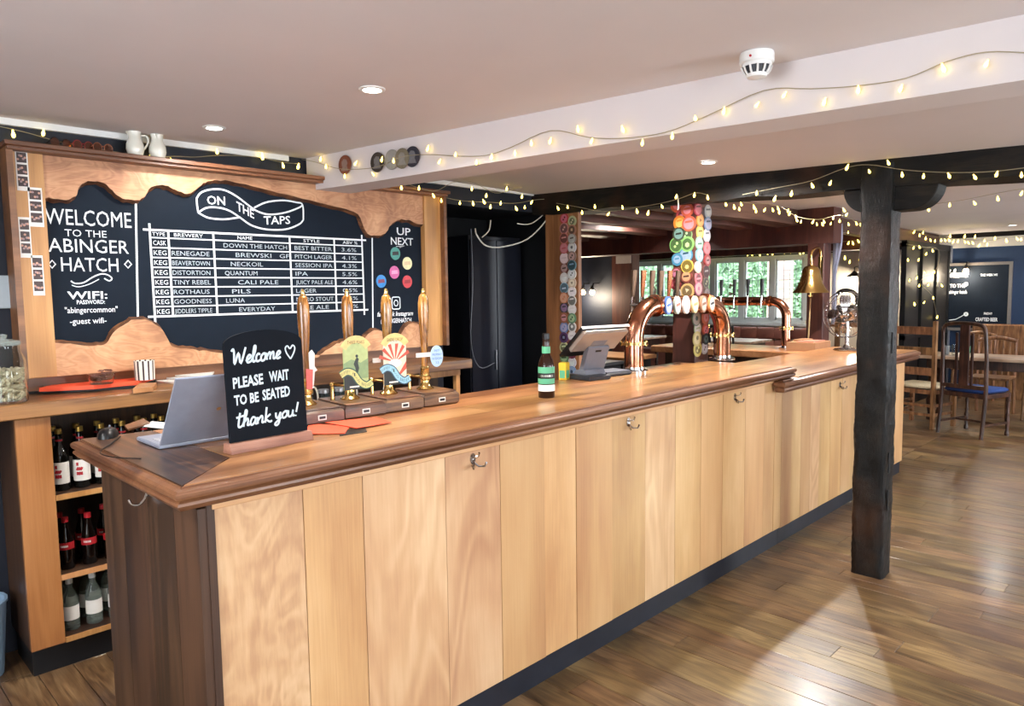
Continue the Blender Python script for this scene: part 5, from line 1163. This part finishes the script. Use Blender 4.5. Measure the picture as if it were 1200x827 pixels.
string('fairy light string along the navy wall above the menu board', [on_y(*q, 3.66) for q in [(-5, 147), (30, 155), (58, 163), (80, 168), (130, 177), (175, 184), (205, 183), (228, 184), (260, 182), (300, 184), (330, 190), (352, 192)]],
       [on_y(x_, y_ - 2, 3.655) for x_, y_ in [(15, 155), (51, 154), (82, 173), (176, 184), (200, 188), (254, 177), (307, 182), (331, 193), (350, 194)]], 1.25)
s2b = [(376, 186), (382, 195), (404, 206), (418, 191), (436, 204), (448, 186), (461, 188), (502, 173), (516, 189), (534, 181), (558.5, 190), (576.5, 183), (603.5, 179), (622.5, 167), (645.6, 164), (677, 150), (694, 164.5), (729, 150), (753, 166), (788, 158), (814.6, 138), (849, 128), (889, 122), (921, 110), (967, 117.5), (1006, 103), (1057, 102), (1104, 77.5), (1157.5, 73)]
s2c = [(345, 185), (370, 190), (400, 198), (440, 196), (470, 184), (500, 181), (540, 183), (570, 182), (600, 172), (645, 153), (690, 161), (730, 162), (780, 155), (830, 135), (895, 106), (950, 104), (1000, 101), (1060, 92), (1110, 72), (1155, 61), (1205, 62)]
string('fairy light string pinned along the white plastered beam', [on_beam(*q, .012) for q in s2c], [on_beam(x_, y_ - 2, .012) for x_, y_ in s2b], .95)
string('fairy lights swagged over the dark recess, upper row', [on_y(*q, 3.5) for q in [(440, 206), (470, 213), (507, 224), (530, 214), (553, 213), (580, 226), (600, 222), (625, 217)]], [on_y(x_, y_, 3.5) for x_, y_ in [(454, 212), (470, 217), (483, 209), (491, 218), (507, 227), (553, 219), (570, 227), (594, 219), (612, 228), (626, 215)]], 1.15)
string('fairy lights swagged over the dark recess, lower row', [on_y(*q, 3.58) for q in [(512, 229), (540, 235), (575, 237), (604, 238), (628, 234), (645, 233)]], [on_y(x_, y_, 3.57) for x_, y_ in [(517, 233), (539, 236), (554, 236), (566, 234), (575, 240), (587, 236), (604, 242), (615, 241), (624, 235), (641, 238)]], 1.15)
TF = TX - .035
string('fairy light string along the black timber left of the badge pillar', [on_x(*q, TF) for q in [(652, 238), (680, 243), (700, 247), (720, 247), (745, 243), (770, 239), (795, 233), (815, 226), (828, 228)]], [on_x(x_, y_ - 1, TF) for x_, y_ in [(653, 243), (665, 242), (682, 248), (697, 241), (714, 250), (729, 242), (746, 246), (760, 248), (775, 241), (793, 229), (814, 227), (829, 230)]], 1.15)
string('fairy light string rising along the black timber across the post top', [on_x(*q, TF) for q in [(870, 228), (910, 220), (950, 212), (990, 197), (1018, 193), (1060, 199), (1110, 202), (1160, 201), (1205, 196)]], [on_x(x_, y_ - 1, TF) for x_, y_ in [(887, 225), (909, 231), (928, 225), (951, 216), (974, 213), (994, 194), (1018, 200), (1040, 189), (1057, 203), (1082.5, 205), (1111, 204), (1141, 206), (1169, 202), (1197, 203)]], 1.1)
ZR = 2.12
r2 = [(841, 232.7), (852, 231), (850, 237), (860, 240), (868, 237), (866, 243), (883, 240.5), (886, 245), (897, 244), (905, 244), (911, 242), (913, 246), (924, 245), (926, 248), (932, 252), (933, 256), (939, 258), (953.5, 258), (957, 261), (963, 261), (965, 258), (974, 260.5), (977, 253.6), (984, 257), (988, 244), (993, 250), (1012, 251), (1003, 260), (994, 261), (1008, 262), (994, 271), (1011, 270), (1011, 276)]
string('dense fairy light string running back under the brown joists', [on_z(*q, ZR + .01) for q in [(829, 229), (850, 233), (880, 238), (912, 241), (935, 254), (960, 257), (985, 252), (1000, 258), (1012, 268)]], [on_z(x_, y_, ZR) for x_, y_ in r2], 1.2, None, True)
r3 = [(995, 283), (999, 283), (1005, 281), (1012, 284), (1016, 286), (990, 300), (996, 305), (1008, 302), (1015, 301), (1012, 299)]
string('fairy lights hung below the dark beam near the shaded wall lamps', [on_x(*q, 9.25) for q in [(988, 283), (1003, 282), (1018, 284)]], [on_x(x_, y_, 9.25) for x_, y_ in r3], 1.8, None, True)
r4 = [(1064, 272.5), (1068, 271), (1072, 270.4), (1077.7, 274), (1082, 271), (1085, 277.5), (1090, 280), (1096, 280.6), (1103, 280), (1107, 280), (1111.5, 280), (1118, 281.4), (1123, 281), (1130, 282), (1134, 283), (1139, 283), (1148.5, 286), (1154, 280.6), (1157, 285), (1113.6, 274.7), (1131, 275), (1143, 275.5), (1166, 277.5), (1179, 280), (1191, 278), (1197, 279)]
string('far fairy light string along the ceiling before the blue wall', [on_x(*q, 10.6) for q in [(1058, 271), (1080, 274), (1100, 278), (1130, 280), (1155, 282), (1180, 278), (1205, 277)]], [on_x(x_, y_, 10.6) for x_, y_ in r4], 1.7, None, True)
r5 = [(1086, 296), (1092.6, 292), (1077, 303), (1083, 318), (1094.7, 317), (1075, 324), (1077.4, 333), (1088.7, 332), (1103, 333), (1093.4, 347.5), (1083.7, 353), (1071.4, 354.5), (1098.6, 370), (1064, 303), (1066, 327), (1071, 289), (1077, 288)]
string('fairy light curtain hanging on the glazed screen', [on_y(*q, 2.81) for q in [(1062, 286), (1080, 289), (1100, 293), (1096, 318), (1078, 330), (1092, 346), (1098, 370)]], [on_y(x_, y_, 2.81) for x_, y_ in r5], 1.6, None, True)
string('fairy light string crossing the far room ceiling at right', [on_x(*q, 6.2) for q in [(1062, 247), (1090, 240), (1130, 234), (1170, 226), (1205, 220)]], [on_x(x_, y_, 6.2) for x_, y_ in [(1087.5, 243), (1113, 238), (1141, 236), (1169, 230), (1198, 224)]], 1.3)
r6 = [(832.6, 296), (836, 297), (839, 297), (846, 297), (869, 295), (873, 296), (877, 297), (881, 297), (890, 297), (899, 296), (906, 296), (910.5, 292), (915, 293), (920, 294), (926, 294), (931, 292), (937, 295), (942, 294), (946, 292), (754, 297), (758, 297), (770, 296), (785, 297)]
string('fairy light string above the far leaded window', [on_x(*q, 11.8) for q in [(750, 296), (785, 295), (832, 294), (870, 294), (905, 293), (948, 291)]], [on_x(x_, y_, 11.8) for x_, y_ in r6], 1.9, None, True)

# ------------------------------------------------------------------ far room furniture
def wall_lamp(p, lab, shade=True):
    t = thing('wall_lamp', lab, 'wall lamp', p)
    if shade:
        MB().lathe([(.12, 0), (.1, .02), (.03, .07), (.015, .09)], 20, cap=False).build('shade', M_dgrey, t, smooth=50)
        MB().tube([(.24, 0, .12), (.1, 0, .16), (0, 0, .14), (0, 0, .08)], .008, 6).build('arm', M_dgrey, t, smooth=50)
    else:
        MB().tube([(.14, 0, .12), (.03, 0, .12), (0, 0, .05)], .01, 6).build('arm', M_bplast, t, smooth=50); MB().lathe([(.02, .02), (.028, .05), (.02, .08)], 12).build('holder', M_bplast, t)
    MB().lathe([(.0, -.045), (.03, -.03), (.036, 0), (.02, .03)], 12, cap=False).build('bulb', M_lamp, t, smooth=60)
    l = bpy.data.lights.new('lamp_glow', 'POINT'); l.energy = 16; l.color = (1, .84, .62); l.shadow_soft_size = .04
    o = bpy.data.objects.new('lamp_glow', l); C.objects.link(o); o.location = Vector(p) + Vector((-.05, 0, -.08))
wall_lamp(on_x(1001, 324, 11.75), 'shaded wall lamp on the white far wall, left of the pair'); wall_lamp(on_x(1015, 323, 11.75), 'shaded wall lamp on the white far wall, beside the black post')
wall_lamp(on_x(1132, 317, 11.85), 'bare warm bulb wall lamp before the far chalkboard', False)
q1, q2 = on_x(683, 342, 7.85), on_x(694, 342, 7.85)
wall_lamp(q1, 'left bulb spotlight on the navy inner wall', False); wall_lamp(q2, 'right bulb spotlight on the navy inner wall', False)
# far chalkboard
a1, a2 = on_x(1106, 312, 11.98), on_x(1180, 385, 11.98)
cb = thing('far_chalkboard', 'grey framed chalkboard with welcome writing on the blue far wall', 'chalkboard', (11.98, (a1.y + a2.y) / 2, a2.z))
MB().box(11.965, 11.99, a2.y, a1.y, a2.z, a1.z).build('slate', M_chalkb, cb, world=True)
m = MB(); z0, z1, y0, y1 = a2.z, a1.z, a2.y, a1.y
m.box(11.95, 11.99, y0 - .04, y0, z0 - .04, z1 + .04); m.box(11.95, 11.99, y1, y1 + .01, z0 - .04, z1 + .04); m.box(11.95, 11.99, y0, y1, z0 - .04, z0); m.box(11.95, 11.99, y0, y1, z1, z1 + .04); m.build('frame', plain('grey_wood_frame', (104, 100, 98), .6), cb, world=True)
m = MB(); FX = facing_x(11.964)
def ftext(s, xl, xr, y, h, fn_=text_into, **k):
    a_ = on_x(xl, y, 11.964); b_ = on_x(xr, y, 11.964); c_ = on_x(xl, y - h, 11.964); fn_(m, s, -a_.y, -b_.y, a_.z, c_.z - a_.z, FX, **k)
ftext('Welcome', 1104, 1134, 325, 9, script_into, wd=.02); ftext('TO THE', 1113, 1131, 337, 4, bold=.02); ftext('abinger hatch', 1112, 1133, 344, 4, bold=.02)
ftext('THIS WEEK WE', 1149, 1169, 323.5, 2.5, bold=.02); ftext('FRIDAY', 1153, 1163, 368.5, 2.5, bold=.02); ftext('CRAFTED BEER', 1143, 1169, 376, 4, bold=.02)
for (cx, cy, r_) in ((1132, 333, 2), (1132, 368, 2.4)):
    c = on_x(cx, cy, 11.964); m.ribbon([(-c.y + r_ * .008 * math.cos(2 * PI * k / 10), c.z + r_ * .008 * math.sin(2 * PI * k / 10)) for k in range(10)], .025, .0013, FX, True)
c = [on_x(x_, y_, 11.964) for x_, y_ in [(1112, 375), (1120, 374), (1126, 371), (1131, 368)]]; m.ribbon([(-q.y, q.z) for q in c], .01, .0013, FX)
tag(m.build('chalk_lettering', M_chalk, cb, world=True), kind='stuff')

def turned(m, x, y, z0, z1, r):
    h = z1 - z0; m.lathe([(r, z0), (r, z0 + h * .08), (r * .6, z0 + h * .12), (r * 1.05, z0 + h * .3), (r * 1.1, z0 + h * .38), (r * .6, z0 + h * .45), (r * .95, z0 + h * .5), (r * .6, z0 + h * .55), (r * .9, z0 + h * .72), (r * .7, z0 + h * .8), (r, z0 + h * .83), (r, z1)], 10, Matrix.Translation((x, y, 0)))
def high_chair_back(loc, rz, label, cushion=True, group=None):
    """local +x is the way the sitter faces, back at x=0"""
    t = thing('dining_chair', label, 'chair', loc, rz, group); W = .225
    for s in (-1, 1):
        m = MB(); m.tube([(-.05, s * W, 0), (0, s * W, .42), (-.01, s * W, .8), (-.03, s * W * .97, 1.08)], [.018, .021, .019, .016], 8); m.build('back_leg', M_oldchair, t, smooth=50)
        m = MB(); turned(m, .40, s * .21, 0, .43, .022); m.build('front_leg', M_oldchair, t, smooth=50)
    m = MB(); m.tube(smoothline([(-.03, -W * .97, 1.07), (-.032, -W * .8, 1.14), (-.035, 0, 1.16), (-.032, W * .8, 1.14), (-.03, W * .97, 1.07)], 4), .02, 8); m.build('crest_rail', M_oldchair, t, smooth=50)
    m = MB(); m.box(-.02, .005, -.045, .045, .52, 1.15); m.build('splat', M_oldchair, t)
    for s in (-1, 1): MB().box(-.02, .0, s * .08 - .01, s * .08 + .01, .52, 1.06).build('splat_rail', M_oldchair, t)
    MB().box(-.02, .01, -W, W, .49, .53).build('lower_rail', M_oldchair, t)
    MB().box(0, .42, -.225, .225, .4, .445, None, .006).build('seat', M_oldchair, t)
    if cushion: MB().box(.01, .4, -.21, .21, .447, .495, None, .02).build('cushion', M_cush, t, smooth=80)
    m = MB(); 
    for s in (-1, 1): m.box(-.03, .4, s * .21 - .01, s * .21 + .01, .12, .145)
    m.box(.2, .22, -.2, .2, .122, .142); m.build('stretcher', M_oldchair, t)
    return t
high_chair_back((8.44, 1.84, 0), math.radians(-20), 'dark high backed carved chair with blue cushion at the right')
def ladder_chair(loc, rz, label):
    t = thing('dining_chair', label, 'chair', loc, rz); W = .22
    for s in (-1, 1):
        MB().box(-.02, .02, s * W - .018, s * W + .018, 0, 1.17, None, .004).build('back_leg', M_oakchair, t)
        MB().box(.38, .42, s * .23 - .018, s * .23 + .018, 0, .45, None, .004).build('front_leg', M_oakchair, t)
    for z in (1.06, .84, .62):
        m = MB(); m.box(-.012, .006, -W, W, z - .04, z + .045, None, .004); m.build('back_slat', M_oakchair, t)
    MB().box(0.022, .41, -.235, .235, .43, .47, None, .01).build('rush_seat', M_rush, t, smooth=60)
    m = MB(); m.box(-.01, .4, -.23, -.2, .38, .425); m.box(-.01, .4, .2, .23, .38, .425); m.box(-.01, .01, -.2, .2, .38, .425); m.build('seat_rail', M_oakchair, t)
    m = MB()
    for z in (.14, .24): m.box(-.01, .01, -.2, .2, z, z + .03); m.box(0, .4, -.23, -.21, z, z + .03); m.box(0, .4, .21, .23, z, z + .03)
    m.build('stretcher', M_oakchair, t)
ladder_chair((8.62, 2.36, 0), math.radians(-14), 'mid oak ladder back chair with rush seat beside the bar end')
def table(loc, rz, lx, ly, label, mat=None, h=.75, round_legs=True):
    t = thing('dining_table', label, 'table', loc, rz)
    MB().box(-lx / 2, lx / 2, -ly / 2, ly / 2, h - .035, h, None, .005).build('tabletop', mat or M_tabletop, t)
    MB().box(-lx / 2 + .08, lx / 2 - .08, -ly / 2 + .08, ly / 2 - .08, h - .14, h - .036).build('apron', M_oldchair, t)
    for sx in (-1, 1):
        for sy in (-1, 1): m = MB(); turned(m, sx * (lx / 2 - .12), sy * (ly / 2 - .12), 0, h - .14, .038); m.build('leg', M_oldchair, t, smooth=50)
    return t
# main table beyond the chairs
table((9.45, 1.72, 0), 0, .62, 1.5, 'scrubbed pink brown topped table beyond the two chairs')
table((11.0, .9, 0), 0, .6, .9, 'farther table behind the scrubbed table before the blue wall')
def plain_chair(loc, rz, label, mat=None, group=None, h=.9):
    t = thing('dining_chair', label, 'chair', loc, rz, group); mat = mat or M_oakchair
    for s in (-1, 1):
        MB().tube([(-.05, s * .19, 0), (0, s * .19, .44), (-.06, s * .19, h)], .018, 7).build('back_leg', mat, t, smooth=50)
        MB().tube([(.40, s * .2, 0), (.38, s * .19, .44)], .018, 7).build('front_leg', mat, t, smooth=50)
    MB().box(-.01, .41, -.21, .21, .44, .465, None, .006).build('seat', mat, t)
    MB().tube(smoothline([(-.055, -.2, h - .03), (-.07, 0, h + .01), (-.055, .2, h - .03)], 4), .024, 8).build('crest_rail', mat, t, smooth=50)
    for k in range(5):
        y = -.13 + .065 * k; MB().tube([(0, y, .465), (-.055, y, h - .02)], .009, 6).build('spindle', mat, t)
plain_chair((10.2, 1.35, 0), PI, 'spindle back wooden chair on the far side of the scrubbed table, right', None, 'chairs beyond the scrubbed table')
plain_chair((10.2, 1.9, 0), PI, 'spindle back wooden chair on the far side of the scrubbed table, left', None, 'chairs beyond the scrubbed table')
plain_chair((8.95, .95, 0), math.radians(40), 'dark spindle back chair at the near right edge of the scrubbed table', M_oldchair)
plain_chair((11.2, 2.3, 0), PI, 'wooden chair against the blue wall beside the screen')
# settle on far wall
t = thing('settle', 'curved wooden settle along the blue far wall', 'bench', (11.7, 1.6, 0))
MB().box(-.2, .2, -.9, .9, .4, .44).build('seat', M_oakchair, t); MB().box(.14, .2, -.9, .9, .44, 1.0, None, .02).build('backrest', M_oakchair, t); MB().box(-.16, .18, -.88, .88, 0, .4).build('base', M_oakchair, t)
# table clutter
for i, (dx, dy, r_, h_, mt, nm, lb) in enumerate([(-.15, .42, .035, .12, M_glass, 'glass_tumbler', 'clear glass on the scrubbed table behind the ladder back chair'), (-.1, .52, .04, .1, M_steel, 'cutlery_tin', 'small metal cutlery tin on the scrubbed table'), (-.2, .3, .045, .11, M_green, 'green_pot', 'small green patterned pot on the scrubbed table')]):
    t = thing(nm, lb, nm.split('_')[-1], (9.5 + dx, 1.72 + dy, .7515)); MB().lathe([(0, 0), (r_ * .85, 0), (r_, h_), (r_ * .93, h_), (r_ * .8, .006), (0, .006)], 16, cap=False).build('body', mt, t, smooth=50)
# tables and bench before the leaded window
def at(px, py, z): return on_z(px, py, z)
t = thing('window_bench', 'buttoned brown leather banquette below the leaded window', 'bench', (11.6, 6.6, 0))
MB().box(-.3, .3, -1.8, 1.9, 0, .45, None, .02).build('seat', M_leather, t)
for k in range(12):
    for j in range(2): MB().box(.22, .34, -1.8 + k * .308, -1.8 + (k + 1) * .308 - .006, .46 + j * .21, .46 + (j + 1) * .21 - .006, None, .03).build('tufted_pad', M_leather, t, smooth=60)
table((10.4, 5.6, 0), 0, .75, 1.3, 'pale topped table before the leaded window, seen under the second font', M_tabletop)
table((10.3, 7.4, 0), 0, .75, 1.2, 'table before the window seen through the copper arch', M_tabletop)
table((8.9, 4.2, 0), 0, .7, 1.2, 'nearer table behind the return bar', M_tabletop)
plain_chair((9.85, 5.3, 0), 0, 'black slatted chair in front of the leaded window, right of the second font', M_bplast, None, 1.0)
plain_chair((9.75, 7.2, 0), 0, 'black chair seen through the copper arch', M_bplast, None, 1.0)
# side units behind the bar
t = thing('back_unit', 'low dark shelving unit with wooden top seen through the copper arch', 'unit', (6.2, 5.2, 0))
MB().box(-.25, .25, -.9, .9, 0, .82).build('body', M_black, t); MB().box(-.28, .28, -.95, .95, .82, .86, None, .004).build('worktop', M_frame, t)
t = thing('blue_bag', 'blue rucksack on the unit seen through the copper arch', 'bag', (6.2, 4.95, .8615))
MB().box(-.1, .1, -.13, .13, 0, .24, None, .05).build('body', plain('bag_blue', (40, 60, 140), .8), t, smooth=80); MB().tube(smoothline([(0, -.03, .22), (0, -.02, .28), (0, .02, .28), (0, .03, .22)], 4), .008, 6).build('handle', M_bplast, t)
t = thing('glasswasher', 'steel fronted glasswasher under the rear counter behind the till', 'appliance', (5.2, 4.3, 0))
MB().box(-.3, .3, -.3, .3, 0, .85, None, .01).build('body', M_dgrey, t); MB().box(-.27, .27, -.312, -.3, .1, .78).build('door', M_steel, t); MB().box(-.32, .32, -.32, .32, .851, .88).build('worktop', M_steel, t)
# paper notice on the door post and high chair behind the fan
p = on_x(730, 294.5, 7.93); h_ = .17
tag(MB().box(7.935, 7.948, p.y - .12, p.y + .12, p.z - .16, p.z + .16).build('paper_notice', plain('grey_paper', (176, 166, 160), .7)), 'pale printed notice pinned high on the brown door post', 'notice')
q_ = on_x(1002, 377, 9.0)
ht = thing('poseur_table', 'tall brown wooden table behind the fan, under the white wall lamps', 'table', (9.0, q_.y, 0))
MB().box(-.3, .3, -.35, .35, q_.z - .05, q_.z, None, .005).build('tabletop', M_oakchair, ht)
for sx in (-1, 1):
    for sy in (-1, 1): MB().box(sx * .24 - .025, sx * .24 + .025, sy * .29 - .025, sy * .29 + .025, 0, q_.z - .051).build('leg', M_oakchair, ht)
q2_ = on_x(993, 377, 8.9)
cd = thing('caddy', 'dark grey plastic caddy with arched handle on the tall table behind the fan', 'caddy', (8.95, q2_.y + .04, q_.z + .001))
MB().box(-.09, .09, -.12, .12, 0, .2, None, .01).build('body', M_dgrey, cd)
MB().tube([(0, -.13, .19)] + [(0, -.13 * math.cos(a_), .27 + .11 * math.sin(a_)) for a_ in [PI * k / 10 for k in range(11)]] + [(0, .13, .19)], .024, 8).build('handle', M_dgrey, cd, smooth=50)
q3_ = on_x(1010, 376, 8.85)
dm = thing('domed_lid', 'grey domed plate cover on the tall table beside the caddy', 'lid', (8.85, q3_.y - .1, q_.z + .001))
MB().lathe([(.14, 0), (.14, .01), (.1, .05), (.03, .075), (0, .078)], 20, cap=False).build('dome', M_steel, dm, smooth=50); MB().lathe([(.012, .075), (.018, .1), (.01, .108)], 10).build('knob', M_bplast, dm)
# pale drape beside reddish post
m = MB(); v = []; f = []; n = 14
for i in range(n + 1):
    u = i / n; py_ = 262 + u * 118; xr, xl = 987 - u * 11 + 2 * math.sin(u * 9), 977.5 - u * 3
    for k in range(7):
        q = on_x(xl + (xr - xl) * k / 6, py_, 7.17 + .012 * math.sin(k * 1.9 + 1)); v.append(tuple(q))
for i in range(n):
    for k in range(6): f.append((i * 7 + k, i * 7 + k + 1, (i + 1) * 7 + k + 1, (i + 1) * 7 + k))
m.add(v, f); o = m.build('drape', plain('blue_grey_drape', (150, 152, 172), .8), None, smooth=80); sm = o.modifiers.new('solid', 'SOLIDIFY'); sm.thickness = .006
tag(o, 'narrow pale grey drape hanging beside the reddish post', 'curtain')
